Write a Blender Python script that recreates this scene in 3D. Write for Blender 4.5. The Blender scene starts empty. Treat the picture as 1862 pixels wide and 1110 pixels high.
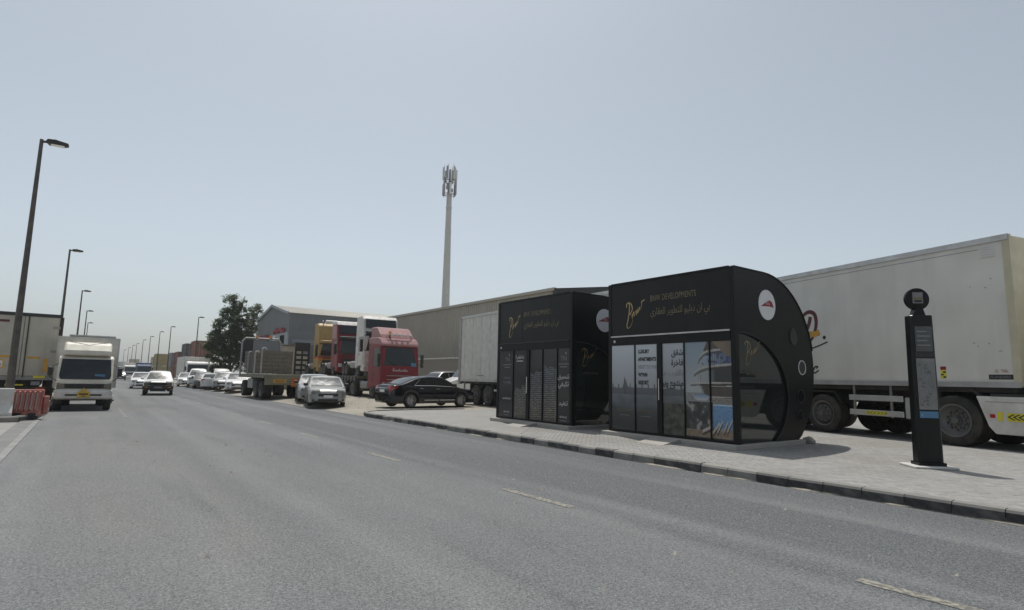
import bpy, bmesh, math, random
from mathutils import Vector, Matrix
random.seed(7)
R = math.radians
scene = bpy.context.scene
COL = scene.collection

# ---------------------------------------------------------------- camera
cam_data = bpy.data.cameras.new('camera')
cam = bpy.data.objects.new('camera', cam_data); COL.objects.link(cam)
cam_data.sensor_width = 36.0
cam_data.lens = 36.0 * 1045.0 / 1862.0
cam_data.clip_start = 0.05; cam_data.clip_end = 6000
CAM_RIGHT = Vector((0.805534, -0.592217, 0.019833)); CAM_UP = Vector((-0.091441, -0.091169, 0.991628)); CAM_BACK = Vector((-0.585451, -0.800604, -0.127593))
m = Matrix.Identity(4)
for i in range(3):
    m[i][0] = CAM_RIGHT[i]; m[i][1] = CAM_UP[i]; m[i][2] = CAM_BACK[i]
m[2][3] = 1.5
cam.matrix_world = m
scene.camera = cam

# ---------------------------------------------------------------- sky and sun
HAZE = 0.0005
SUN_EL = R(69.0)
SUN_DIR = Vector((0.34, 0.94, 0)).normalized() * math.cos(SUN_EL) + Vector((0, 0, math.sin(SUN_EL)))
world = bpy.data.worlds.new('World'); scene.world = world; world.use_nodes = True
nt = world.node_tree
for n in list(nt.nodes): nt.nodes.remove(n)
wo = nt.nodes.new('ShaderNodeOutputWorld'); bg = nt.nodes.new('ShaderNodeBackground')
sky = nt.nodes.new('ShaderNodeTexSky'); sky.sky_type = 'NISHITA'; sky.sun_disc = False
sky.sun_elevation = SUN_EL
sky.sun_rotation = math.atan2(SUN_DIR.x, SUN_DIR.y)
sky.air_density = 1.0; sky.dust_density = 1.7; sky.ozone_density = 1.2; sky.altitude = 0
hs = nt.nodes.new('ShaderNodeHueSaturation'); hs.inputs['Saturation'].default_value = 0.42
tn = nt.nodes.new('ShaderNodeMix'); tn.data_type = 'RGBA'; tn.blend_type = 'MULTIPLY'; tn.inputs[0].default_value = 1.0; tn.inputs[7].default_value = (.985, 1.03, 1.03, 1)   # dusty air is a little greener than the clean model
nt.links.new(sky.outputs[0], hs.inputs['Color']); nt.links.new(hs.outputs[0], tn.inputs[6]); nt.links.new(tn.outputs[2], bg.inputs[0])
bg.inputs[1].default_value = 0.113
nt.links.new(bg.outputs[0], wo.inputs[0])
sun_data = bpy.data.lights.new('sun', 'SUN'); sun_data.energy = 3.2; sun_data.angle = R(0.6)
sun_data.color = (1.0, 0.965, 0.91)
sun = bpy.data.objects.new('sun', sun_data); COL.objects.link(sun)
sun.rotation_euler = SUN_DIR.to_track_quat('Z', 'Y').to_euler()
sun.location = (0, 0, 40)
vs = scene.view_settings
scene.display_settings.display_device = 'sRGB'
vs.view_transform = 'Standard'; vs.look = 'None'; vs.gamma = 1.0; vs.exposure = 0.0
vs.use_curve_mapping = False
scene.cycles.use_denoising = True
scene.cycles.max_bounces = 6; scene.cycles.transparent_max_bounces = 12
scene.cycles.caustics_reflective = False; scene.cycles.caustics_refractive = False
scene.cycles.sample_clamp_indirect = 6.0

# ---------------------------------------------------------------- materials
MATS = {}
def lin(r, g, b):
    f = lambda c: (c/255/12.92) if c/255 <= .04045 else ((c/255+.055)/1.055)**2.4
    return (f(r), f(g), f(b))
def mat(name, col, rough=.5, metal=0., var=.12, vscale=2.5, dust=0., dcol=(.36, .31, .25), coat=0.,
        bump=0., bscale=40., spec=.5, fine=0., fscale=60., streak=None, topdust=0.):
    if name in MATS: return MATS[name]
    m = bpy.data.materials.new(name); m.use_nodes = True; nt = m.node_tree
    b = nt.nodes['Principled BSDF']; L = nt.links.new
    tc = nt.nodes.new('ShaderNodeTexCoord')
    vec = tc.outputs['Object']
    def noise(scale, detail=3., vin=None):
        n = nt.nodes.new('ShaderNodeTexNoise'); n.inputs['Scale'].default_value = scale
        n.inputs['Detail'].default_value = detail; L(vin or vec, n.inputs['Vector']); return n.outputs[0]
    def mapr(v, a, b_, c, d):
        n = nt.nodes.new('ShaderNodeMapRange'); n.inputs[1].default_value = a; n.inputs[2].default_value = b_
        n.inputs[3].default_value = c; n.inputs[4].default_value = d; L(v, n.inputs[0]); return n.outputs[0]
    def mix(fac, A, B, mode='MIX'):
        n = nt.nodes.new('ShaderNodeMix'); n.data_type = 'RGBA'; n.blend_type = mode
        if isinstance(fac, float): n.inputs[0].default_value = fac
        else: L(fac, n.inputs[0])
        for v, s in ((A, n.inputs[6]), (B, n.inputs[7])):
            if isinstance(v, tuple): s.default_value = (*v[:3], 1)
            else: L(v, s)
        return n.outputs[2]
    c = tuple(col)
    if var:
        lo = tuple(x*(1-var) for x in col); hi = tuple(min(1, x*(1+var)) for x in col)
        c = mix(mapr(noise(vscale), .3, .7, 0, 1), lo, hi)
    if fine:
        c = mix(mapr(noise(fscale, 2.), .3, .7, 0, 1), c, tuple(x*(1-fine) for x in col))
    if streak:
        mp = nt.nodes.new('ShaderNodeMapping'); mp.inputs['Scale'].default_value = streak[0]; L(vec, mp.inputs[0])
        c = mix(mapr(noise(1., 4., mp.outputs[0]), .52, .75, 0, streak[2]), c, streak[1])
    rg = rough
    if dust:
        d = mapr(noise(vscale*1.7, 5.), .35, .75, 0, dust)
        c = mix(d, c, dcol)
        r_ = mapr(d, 0, 1, rough, min(.95, rough+.5)); L(r_, b.inputs['Roughness'])
    else: b.inputs['Roughness'].default_value = rough
    if topdust:
        ge = nt.nodes.new('ShaderNodeNewGeometry'); sx_ = nt.nodes.new('ShaderNodeSeparateXYZ'); L(ge.outputs['Normal'], sx_.inputs[0])
        c = mix(mapr(sx_.outputs[2], .35, .8, 0, topdust), c, dcol)
    if isinstance(c, tuple): b.inputs['Base Color'].default_value = (*c, 1)
    else: L(c, b.inputs['Base Color'])
    b.inputs['Metallic'].default_value = metal
    b.inputs['Coat Weight'].default_value = coat; b.inputs['Coat Roughness'].default_value = .06
    b.inputs['Specular IOR Level'].default_value = spec
    if bump:
        bn = nt.nodes.new('ShaderNodeBump'); bn.inputs['Strength'].default_value = bump; bn.inputs['Distance'].default_value = .01
        L(noise(bscale, 4.), bn.inputs['Height']); L(bn.outputs[0], b.inputs['Normal'])
    MATS[name] = m; return m

def glass_mat(name, tint, trans):
    m = bpy.data.materials.new(name); m.use_nodes = True; nt = m.node_tree; L = nt.links.new
    for n in list(nt.nodes): nt.nodes.remove(n)
    o = nt.nodes.new('ShaderNodeOutputMaterial')
    tr = nt.nodes.new('ShaderNodeBsdfTransparent'); tr.inputs[0].default_value = (*tint, 1)
    pb = nt.nodes.new('ShaderNodeBsdfPrincipled'); pb.inputs['Base Color'].default_value = (.028, .034, .033, 1); pb.inputs['Roughness'].default_value = .03; pb.inputs['Coat Weight'].default_value = .6
    pb.inputs['Specular IOR Level'].default_value = .8
    mx = nt.nodes.new('ShaderNodeMixShader'); mx.inputs[0].default_value = 1 - trans
    L(tr.outputs[0], mx.inputs[1]); L(pb.outputs[0], mx.inputs[2]); L(mx.outputs[0], o.inputs[0])
    MATS[name] = m; return m

M = MATS
mat('black_panel', (.006, .007, .0075), .3, var=.25, streak=((1.5, 1.5, .35), (.016, .016, .016), .7), dust=.05, dcol=(.02, .02, .02), spec=.28)
mat('black_frame', (.006, .0065, .007), .38, var=.2, dust=.06, dcol=(.02, .02, .02), spec=.25)
mat('rubber', (.022, .021, .02), .8, var=.2, dust=.55, dcol=(.12, .105, .085))
mat('black_plastic', (.018, .018, .019), .5, var=.2, dust=.25, dcol=(.1, .09, .075))
mat('underbody', (.02, .019, .018), .8, var=.3, dust=.4, dcol=(.09, .075, .06))
mat('rim_steel', (.16, .16, .16), .45, .5, dust=.5, dcol=(.16, .14, .11))
mat('rim_alloy', (.5, .5, .51), .32, .8, dust=.3)
mat('chrome', (.65, .65, .66), .16, 1., var=.05)
mat('steel', (.3, .3, .29), .45, .7, dust=.35)
mat('galv', (.36, .36, .355), .5, .35, dust=.4)
mat('screen_dusty', (.015, .02, .021), .13, var=0, spec=.7, coat=.15, dust=.2, dcol=(.12, .12, .115))
mat('lamp_smoke', (.1, .096, .075), .12, var=.1, coat=1.)
mat('car_glass', (.008, .012, .013), .05, var=0, spec=.5)
mat('truck_glass', (.014, .02, .021), .07, var=.1, spec=.5, dust=.06, dcol=(.12, .12, .11))
glass_mat('shelter_glass', (.5, .6, .56), .33)
mat('lamp_glass', (.55, .56, .56), .12, var=.1, coat=1.)
mat('amber', (.75, .27, .03), .25, coat=.6, var=.05)
mat('red_lens', (.33, .02, .015), .2, coat=.8, var=.1)
mat('red_lamp', (.42, .03, .02), .25, coat=.6, var=.1)
mat('paint_white', (.74, .74, .72), .35, coat=.6, dust=.22)
mat('paint_white_dusty', (.66, .64, .6), .45, coat=.25, dust=.45)
mat('paint_cream', (.66, .62, .52), .4, coat=.3, dust=.3)
mat('paint_silver', (.3, .305, .31), .3, .5, coat=.7, dust=.28)
mat('paint_champagne', (.3, .3, .28), .32, .45, coat=.6, dust=.3)
mat('paint_black', (.005, .0055, .009), .12, coat=.25, var=.1, dust=.02, dcol=(.08, .08, .08))
mat('paint_darkgrey', (.05, .052, .055), .3, coat=.7, dust=.3)
mat('paint_red', (.2, .01, .018), .4, coat=.1, dust=.06, dcol=(.2, .09, .09), spec=.35)
mat('paint_red_faded', (.33, .14, .14), .5, coat=.2, dust=.45, dcol=(.42, .3, .27))
mat('paint_yellow', (.42, .25, .05), .45, coat=.3, dust=.4)
mat('paint_blue', (.06, .11, .22), .5, coat=.2, dust=.4)
mat('stripe_red', (.4, .06, .03), .5)
mat('stripe_orange', (.6, .22, .03), .5)
mat('plate_white', (.75, .75, .73), .4, var=.06)
mat('plate_yellow', (.62, .4, .04), .5, dust=.2)
mat('ink_black', (.02, .02, .02), .6, var=0)
mat('ink_grey', (.2, .2, .2), .6, var=0)
mat('ink_white', (.62, .62, .62), .5, var=0)
mat('ink_dim', (.21, .21, .22), .5, var=0)
mat('ink_red', (.27, .02, .03), .5, var=.1)
mat('ink_maroon', (.1, .02, .025), .55, var=.1)
mat('ink_ochre', (.55, .3, .04), .5, var=.1)
mat('gold', (.45, .335, .16), .4, .25, var=.05)
mat('gold_dull', (.2, .16, .09), .45, .3, var=.15)
mat('sign_white', (.72, .72, .73), .4, var=.05)
mat('sign_blue', (.07, .19, .32), .4, var=.1)
mat('paper_dark', (.06, .064, .068), .35, var=.2, vscale=7, coat=.3)
mat('paper_grey', (.17, .178, .185), .3, var=.15, vscale=7, coat=.6)
mat('hi_yellow', (.68, .6, .05), .5, var=.1)
mat('tape_orange', (.6, .33, .05), .5, var=.2)
mat('reefer_white', (.71, .69, .625), .42, var=.06, vscale=.8, dust=.22, dcol=(.46, .43, .38), streak=((1.5, 1.5, .18), (.42, .39, .34), .35))
mat('reefer_white_dirty', (.47, .45, .385), .5, var=.1, vscale=1.2, dust=.35, dcol=(.38, .34, .29), streak=((2.2, 2.2, .25), (.3, .27, .22), .6))
mat('box_white', (.64, .63, .585), .5, var=.08, dust=.3, streak=((3., 3., .25), (.36, .33, .28), .5))
mat('reefer_cream', (.56, .51, .36), .5, var=.08, dust=.25)
mat('alu', (.55, .55, .54), .4, .6, dust=.3)
mat('concrete', (.4, .385, .355), .88, var=.15, bump=.4, bscale=30, dust=.4, dcol=(.42, .37, .3), fine=.2)
mat('concrete_grey', (.2, .2, .195), .9, var=.2, vscale=1.5, dust=.3, dcol=(.28, .26, .23), fine=.25)
mat('edge_line', (.3, .295, .28), .9, var=.25, vscale=2, dust=.5, dcol=(.2, .195, .185), fine=.3)
mat('concrete_white', (.6, .59, .56), .8, var=.12, dust=.4)
mat('barrier_red', (.36, .1, .08), .6, dust=.6, dcol=(.42, .27, .23))
mat('barrier_slot', (.5, .4, .36), .7, dust=.3)
mat('barrier_red_paint', (.34, .06, .05), .7, dust=.4)
mat('kerb_dark', (.026, .027, .029), .75, var=.35, vscale=5, dust=.3, dcol=(.24, .23, .21), topdust=.75, bump=.3, bscale=50)
mat('kerb_mid', (.045, .046, .047), .8, var=.35, vscale=5, dust=.4, dcol=(.25, .24, .215), topdust=.75, bump=.3, bscale=50)
mat('kerb_pale', (.2, .195, .18), .85, var=.3, vscale=5, dust=.5, dcol=(.28, .265, .235), topdust=.7, bump=.3, bscale=50)
mat('sand', (.34, .31, .255), .95, var=.22, vscale=.6, fine=.3, fscale=14, bump=.6, bscale=9)
mat('cladding_beige', (.42, .39, .33), .5, .1, var=.05, vscale=.5, streak=((1.2, 1.2, .12), (.33, .3, .25), .4))
mat('cladding_grey', (.22, .235, .24), .5, .1, var=.05, vscale=.5)
mat('cladding_grey_light', (.31, .34, .37), .5, .1, var=.05, vscale=.5)
mat('roof_cream', (.44, .42, .36), .5, .1, var=.06, vscale=.5, dust=.3)
mat('fascia_dark', (.025, .027, .03), .5)
mat('block_wall', (.3, .285, .25), .9, var=.15, vscale=2, dust=.3)
mat('pole_dark', (.075, .07, .064), .55, .3, dust=.25)
mat('mast_grey', (.56, .555, .53), .55, .2, var=.08)
mat('mast_steel', (.24, .24, .235), .5, .4)
mat('wood', (.2, .175, .14), .85, var=.3, vscale=6, fine=.3)
mat('deck_wood', (.42, .39, .3), .85, var=.2, vscale=5, dust=.4)
mat('loader_green', (.2, .19, .12), .7, dust=.5)
mat('trunk_bark', (.09, .07, .05), .95, var=.3, bump=.5)
mat('stone', (.3, .28, .25), .95, var=.25, bump=.6, bscale=12)
for nm, c in dict(container_orange=(.22, .075, .05), container_maroon=(.17, .04, .03), container_navy=(.06, .07, .09), container_yellow=(.36, .29, .12),
                  container_tan=(.3, .25, .15), container_red=(.2, .075, .06), container_cream=(.5, .46, .36), container_grey=(.25, .26, .27), container_brown=(.17, .13, .1)).items():
    mat(nm, c, .6, var=.15, vscale=1.2, dust=.35)

def leaf_mat():
    m = mat('leaf', (.05, .078, .032), .55, var=.6, vscale=.9, fine=.4, fscale=6)
    nt = m.node_tree; b = nt.nodes['Principled BSDF']; o = [n for n in nt.nodes if n.type == 'OUTPUT_MATERIAL'][0]
    tl = nt.nodes.new('ShaderNodeBsdfTranslucent'); tl.inputs[0].default_value = (.12, .17, .04, 1)
    mx = nt.nodes.new('ShaderNodeMixShader'); mx.inputs[0].default_value = .35
    nt.links.new(b.outputs[0], mx.inputs[1]); nt.links.new(tl.outputs[0], mx.inputs[2]); nt.links.new(mx.outputs[0], o.inputs[0])
leaf_mat()

def asphalt_mat():
    m = bpy.data.materials.new('asphalt'); m.use_nodes = True; nt = m.node_tree; L = nt.links.new
    b = nt.nodes['Principled BSDF']; tc = nt.nodes.new('ShaderNodeTexCoord'); vec = tc.outputs['Object']
    def noise(scale, detail=3., sc=(1, 1, 1), rough=.5):
        mp = nt.nodes.new('ShaderNodeMapping'); mp.inputs['Scale'].default_value = sc; L(vec, mp.inputs[0])
        n = nt.nodes.new('ShaderNodeTexNoise'); n.inputs['Scale'].default_value = scale; n.inputs['Detail'].default_value = detail
        n.inputs['Roughness'].default_value = rough
        L(mp.outputs[0], n.inputs['Vector']); return n.outputs[0]
    def mapr(v, a, b_, c=0., d=1.):
        n = nt.nodes.new('ShaderNodeMapRange'); n.inputs[1].default_value = a; n.inputs[2].default_value = b_
        n.inputs[3].default_value = c; n.inputs[4].default_value = d; L(v, n.inputs[0]); return n.outputs[0]
    def math_(op, a, c):
        n = nt.nodes.new('ShaderNodeMath'); n.operation = op
        for v, s in ((a, n.inputs[0]), (c, n.inputs[1])):
            if isinstance(v, (int, float)): s.default_value = v
            else: L(v, s)
        return n.outputs[0]
    def mix(fac, A, B):
        n = nt.nodes.new('ShaderNodeMix'); n.data_type = 'RGBA'
        if isinstance(fac, float): n.inputs[0].default_value = fac
        else: L(fac, n.inputs[0])
        for v, s in ((A, n.inputs[6]), (B, n.inputs[7])):
            if isinstance(v, tuple): s.default_value = (*v, 1)
            else: L(v, s)
        return n.outputs[2]
    sp = nt.nodes.new('ShaderNodeSeparateXYZ'); L(vec, sp.inputs[0]); x = sp.outputs[0]
    # the older left lanes are paler and sandier than the newer right lane
    xe = math_('ADD', x, math_('MULTIPLY', math_('SUBTRACT', noise(.5, 4), .5), 1.1))
    newer = mapr(xe, 4.6, 5.0)
    base = mix(newer, (.132, .138, .14), (.076, .083, .09))
    # sand drifted over the left part in soft patches
    sandy = math_('MULTIPLY', mapr(noise(.22, 4, (1, .45, 1)), .42, .64), mapr(x, 5.0, 1.5))
    base = mix(math_('MULTIPLY', sandy, .85), base, (.235, .226, .203))
    # wheel tracks and drag streaks along the road
    tr = mapr(noise(1.0, 5, (1.6, .05, 1)), .5, .72)
    base = mix(math_('MULTIPLY', tr, .6), base, (.215, .217, .215))
    tr2 = mapr(noise(1.7, 5, (1.1, .11, 1)), .55, .74)
    base = mix(math_('MULTIPLY', tr2, .75), base, (.075, .078, .082))
    tr3 = mapr(noise(.6, 3, (1.3, .03, 1)), .5, .66)
    base = mix(math_('MULTIPLY', tr3, .6), base, (.215, .217, .214))
    big = mapr(noise(.16, 4, (1, .6, 1)), .45, .62)
    base = mix(math_('MULTIPLY', big, .55), base, (.085, .088, .092))
    # polished and rubber-darkened wheel tracks, two to a lane
    def track(c0, w0):
        d = math_('ABSOLUTE', math_('SUBTRACT', math_('ADD', x, math_('MULTIPLY', math_('SUBTRACT', noise(.12, 2, (1, .4, 1)), .5), .9)), c0), 0.)
        return mapr(d, w0, 0.)
    tk = math_('MAXIMUM', math_('MAXIMUM', track(5.75, .42), track(7.35, .42)), math_('MAXIMUM', track(1.7, .45), track(3.35, .45)))
    tk = math_('MULTIPLY', tk, mapr(noise(.7, 4, (1, .12, 1)), .3, .65))
    base = mix(math_('MULTIPLY', tk, .62), base, (.078, .081, .085))
    oil = math_('MULTIPLY', mapr(noise(2.6, 2), .7, .76), mapr(noise(.35, 2), .5, .6))
    base = mix(math_('MULTIPLY', oil, .65), base, (.03, .029, .028))
    st = mapr(noise(.9, 3), .64, .76)
    base = mix(math_('MULTIPLY', st, .6), base, (.095, .093, .09))
    # chippings
    g = noise(120, 2, rough=.8)
    base = mix(mapr(g, .52, .7, 0, .7), base, (.36, .36, .35))
    base = mix(mapr(g, .48, .32, 0, .75), base, (.02, .02, .021))
    g2 = noise(42, 3, rough=.8)
    base = mix(mapr(g2, .5, .7, 0, .48), base, (.33, .33, .32))
    base = mix(mapr(g2, .5, .32, 0, .5), base, (.035, .036, .037))
    L(base, b.inputs['Base Color']); b.inputs['Roughness'].default_value = .82; b.inputs['Specular IOR Level'].default_value = .35
    bn = nt.nodes.new('ShaderNodeBump'); bn.inputs['Strength'].default_value = .55; bn.inputs['Distance'].default_value = .006
    L(g, bn.inputs['Height']); L(bn.outputs[0], b.inputs['Normal'])
    MATS['asphalt'] = m
asphalt_mat()

def line_paint(name, col):
    m = bpy.data.materials.new(name); m.use_nodes = True; nt = m.node_tree; L = nt.links.new
    b = nt.nodes['Principled BSDF']; tc = nt.nodes.new('ShaderNodeTexCoord')
    n = nt.nodes.new('ShaderNodeTexNoise'); n.inputs['Scale'].default_value = 22; n.inputs['Detail'].default_value = 5; L(tc.outputs['Object'], n.inputs[0])
    r = nt.nodes.new('ShaderNodeMapRange'); r.inputs[1].default_value = .36; r.inputs[2].default_value = .58; L(n.outputs[0], r.inputs[0])
    mx = nt.nodes.new('ShaderNodeMix'); mx.data_type = 'RGBA'; L(r.outputs[0], mx.inputs[0])
    mx.inputs[6].default_value = (*col, 1); mx.inputs[7].default_value = (.12, .117, .108, 1)
    L(mx.outputs[2], b.inputs['Base Color']); b.inputs['Roughness'].default_value = .75
    MATS[name] = m
line_paint('line_yellow', (.3, .28, .22)); line_paint('line_white', (.36, .355, .33))

def paver_mat(name, brick):
    m = bpy.data.materials.new(name); m.use_nodes = True; nt = m.node_tree; L = nt.links.new
    b = nt.nodes['Principled BSDF']; tc = nt.nodes.new('ShaderNodeTexCoord'); gm = nt.nodes.new('ShaderNodeNewGeometry')
    A, B = (.26, .253, .24), (.33, .32, .3)
    mx = nt.nodes.new('ShaderNodeMix'); mx.data_type = 'RGBA'; mx.inputs[6].default_value = (*A, 1); mx.inputs[7].default_value = (*B, 1)
    if brick:
        br = nt.nodes.new('ShaderNodeTexBrick'); br.inputs['Scale'].default_value = 1.0
        br.inputs['Brick Width'].default_value = .2; br.inputs['Row Height'].default_value = .1; br.inputs['Mortar Size'].default_value = .006
        br.inputs['Color1'].default_value = (*A, 1); br.inputs['Color2'].default_value = (*B, 1); br.inputs['Mortar'].default_value = (.2, .19, .17, 1)
        mp = nt.nodes.new('ShaderNodeMapping'); mp.inputs['Rotation'].default_value = (0, 0, R(45)); L(tc.outputs['Object'], mp.inputs[0]); L(mp.outputs[0], br.inputs[0]); c = br.outputs[0]
    else:
        L(gm.outputs['Random Per Island'], mx.inputs[0]); c = mx.outputs[2]
    n = nt.nodes.new('ShaderNodeTexNoise'); n.inputs['Scale'].default_value = .55; n.inputs['Detail'].default_value = 5
    L(gm.outputs['Position'], n.inputs[0])
    r = nt.nodes.new('ShaderNodeMapRange'); r.inputs[1].default_value = .45; r.inputs[2].default_value = .75; r.inputs[4].default_value = .8; L(n.outputs[0], r.inputs[0])
    m2 = nt.nodes.new('ShaderNodeMix'); m2.data_type = 'RGBA'; L(r.outputs[0], m2.inputs[0]); L(c, m2.inputs[6]); m2.inputs[7].default_value = (.235, .22, .195, 1)
    n3 = nt.nodes.new('ShaderNodeTexNoise'); n3.inputs['Scale'].default_value = 90; L(gm.outputs['Position'], n3.inputs[0])
    r3 = nt.nodes.new('ShaderNodeMapRange'); r3.inputs[1].default_value = .35; r3.inputs[2].default_value = .65; r3.inputs[4].default_value = .3; L(n3.outputs[0], r3.inputs[0])
    m3 = nt.nodes.new('ShaderNodeMix'); m3.data_type = 'RGBA'; L(r3.outputs[0], m3.inputs[0]); L(m2.outputs[2], m3.inputs[6]); m3.inputs[7].default_value = (.22, .205, .19, 1)
    L(m3.outputs[2], b.inputs['Base Color']); b.inputs['Roughness'].default_value = .9
    MATS[name] = m
paver_mat('paver', False); paver_mat('paving_far', True)

def print_mat():
    m = bpy.data.materials.new('poster_print'); m.use_nodes = True; nt = m.node_tree
    b = nt.nodes['Principled BSDF']; at = nt.nodes.new('ShaderNodeVertexColor'); at.layer_name = 'print'
    nt.links.new(at.outputs[0], b.inputs['Base Color']); b.inputs['Roughness'].default_value = .5
    b.inputs['Coat Weight'].default_value = .45; b.inputs['Coat Roughness'].default_value = .08
    MATS['poster_print'] = m
print_mat()

# ---------------------------------------------------------------- mesh helpers
class MB:
    def __init__(s): s.v = []; s.f = []
    def add(s, vs, fs):
        o = len(s.v); s.v += [tuple(v) for v in vs]; s.f += [tuple(i+o for i in f) for f in fs]; return s
    def box(s, x0, x1, y0, y1, z0, z1):
        return s.add([(x0,y0,z0),(x1,y0,z0),(x1,y1,z0),(x0,y1,z0),(x0,y0,z1),(x1,y0,z1),(x1,y1,z1),(x0,y1,z1)],
                     [(3,2,1,0),(4,5,6,7),(0,1,5,4),(1,2,6,5),(2,3,7,6),(3,0,4,7)])
    def cbox(s, c, d): return s.box(c[0]-d[0]/2, c[0]+d[0]/2, c[1]-d[1]/2, c[1]+d[1]/2, c[2]-d[2]/2, c[2]+d[2]/2)
    def poly(s, pts): return s.add(pts, [tuple(range(len(pts)))])
    def cyl(s, a, b, r0, r1=None, n=12, caps=True):
        a = Vector(a); b = Vector(b); r1 = r0 if r1 is None else r1
        d = (b-a).normalized(); q = d.orthogonal().normalized(); w = d.cross(q)
        vs = []
        for p, r in ((a, r0), (b, r1)):
            for i in range(n):
                t = 2*math.pi*i/n; vs.append(p + q*(r*math.cos(t)) + w*(r*math.sin(t)))
        fs = [(i, (i+1) % n, n+(i+1) % n, n+i) for i in range(n)]
        if caps: fs += [tuple(range(n-1, -1, -1)), tuple(range(n, 2*n))]
        return s.add(vs, fs)
    def tube(s, pts, r, n=6):
        for a, b in zip(pts[:-1], pts[1:]): s.cyl(a, b, r, r, n)
        return s
    def prism(s, pts, axis, a, b):
        # pts: 2-D outline in the two other axes (in x,y,z order), extruded from a to b along axis
        n = len(pts)
        def P(p, t):
            return {'x': (t, p[0], p[1]), 'y': (p[0], t, p[1]), 'z': (p[0], p[1], t)}[axis]
        vs = [P(p, a) for p in pts] + [P(p, b) for p in pts]
        fs = [tuple(range(n)), tuple(range(2*n-1, n-1, -1))] + [(i, n+i, n+(i+1) % n, (i+1) % n) for i in range(n)]
        return s.add(vs, fs)
    def lathe(s, prof, axis_o=(0,0,0), n=20, axis='x'):
        # prof: (along, radius) pairs
        vs = []
        for a, r in prof:
            for i in range(n):
                t = 2*math.pi*i/n
                if axis == 'x': vs.append((axis_o[0]+a, axis_o[1]+r*math.cos(t), axis_o[2]+r*math.sin(t)))
                else: vs.append((axis_o[0]+r*math.cos(t), axis_o[1]+r*math.sin(t), axis_o[2]+a))
        fs = []
        for k in range(len(prof)-1):
            for i in range(n):
                fs.append((k*n+i, k*n+(i+1) % n, (k+1)*n+(i+1) % n, (k+1)*n+i))
        return s.add(vs, fs)
    def ribbon(s, pts, w, n=(0, 0, 1), closed=False):
        # flat stroke in the xy plane (z = 0), mitred
        P = [Vector((p[0], p[1], 0)) for p in pts]; k = len(P); L_, R_ = [], []
        for i in range(k):
            a = P[max(0, i-1)]; b = P[min(k-1, i+1)]; d = (b-a)
            d = d.normalized() if d.length > 1e-9 else Vector((1, 0, 0)); nn = Vector((-d.y, d.x, 0))
            ww = w(i/(k-1)) if callable(w) else w
            L_.append(P[i]+nn*ww/2); R_.append(P[i]-nn*ww/2)
        vs = L_+R_
        return s.add(vs, [(i, k+i, k+i+1, i+1) for i in range(k-1)])
    def xf(s, M_): s.v = [tuple(M_ @ Vector(v)) for v in s.v]; return s
    def mesh(s, name='m', smooth=None):
        me = bpy.data.meshes.new(name); me.from_pydata(s.v, [], s.f)
        bm = bmesh.new(); bm.from_mesh(me); bmesh.ops.recalc_face_normals(bm, faces=bm.faces); bm.to_mesh(me); bm.free()
        if smooth is not None:
            me.polygons.foreach_set('use_smooth', [True]*len(me.polygons))
            me.set_sharp_from_angle(angle=R(smooth))
        me.materials.append(None); return me
    def raw(s, name='m'):
        me = bpy.data.meshes.new(name); me.from_pydata(s.v, [], s.f); me.materials.append(None); return me

# print, seams and bolt holes: too small to pick apart, one part each
SMALL = {'lettering', 'door_seam', 'hub_hole', 'fairing_seam', 'timetable_print', 'print_line', 'script_lettering', 'sign_strokes', 'scuff_mark', 'chevron_print', 'placard_print', 'board_marks', 'plate_marks', 'warning_print', 'vent_slat', 'logo_script', 'reflector_strip', 'wiper', 'lock_rod', 'cable_ladder'}
def obj(name, me, material, parent=None, loc=None, rot=None, bevel=None, seg=1):
    if isinstance(me, MB): me = me.mesh(name)
    o = bpy.data.objects.new(name, me); COL.objects.link(o)
    if name in SMALL: o['kind'] = 'stuff'
    if not me.materials: me.materials.append(None)
    o.material_slots[0].link = 'OBJECT'; o.material_slots[0].material = MATS[material] if isinstance(material, str) else material
    if parent: o.parent = parent
    if loc: o.location = loc
    if rot: o.rotation_euler = rot
    if bevel:
        b = o.modifiers.new('bevel', 'BEVEL'); b.width = bevel; b.segments = seg; b.limit_method = 'ANGLE'; b.angle_limit = R(35)
    return o
def tag(o, label=None, cat=None, group=None, kind=None):
    if label: o['label'] = label
    if cat: o['category'] = cat
    if group: o['group'] = group
    if kind: o['kind'] = kind
    return o
def thing(name, label, cat, loc=(0,0,0), rz=0., group=None):
    o = bpy.data.objects.new(name, None); COL.objects.link(o); o.location = loc; o.rotation_euler = (0,0,rz); o.empty_display_size = .2
    return tag(o, label, cat, group)
def copy_tree(o, parent=None):
    c = o.copy(); COL.objects.link(c); c.parent = parent
    for ch in list(o.children): copy_tree(ch, c)
    return c
def bx(x0, x1, y0, y1, z0, z1): return MB().box(x0, x1, y0, y1, z0, z1)
FRONT = Matrix(((0,0,-1,0),(-1,0,0,0),(0,1,0,0),(0,0,0,1)))     # flat art onto a face looking to -X
END = Matrix(((1,0,0,0),(0,0,-1,0),(0,1,0,0),(0,0,0,1)))        # flat art onto a face looking to -Y
REAR = Matrix(((-1,0,0,0),(0,0,1,0),(0,1,0,0),(0,0,0,1)))       # onto a face looking to +Y

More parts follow.
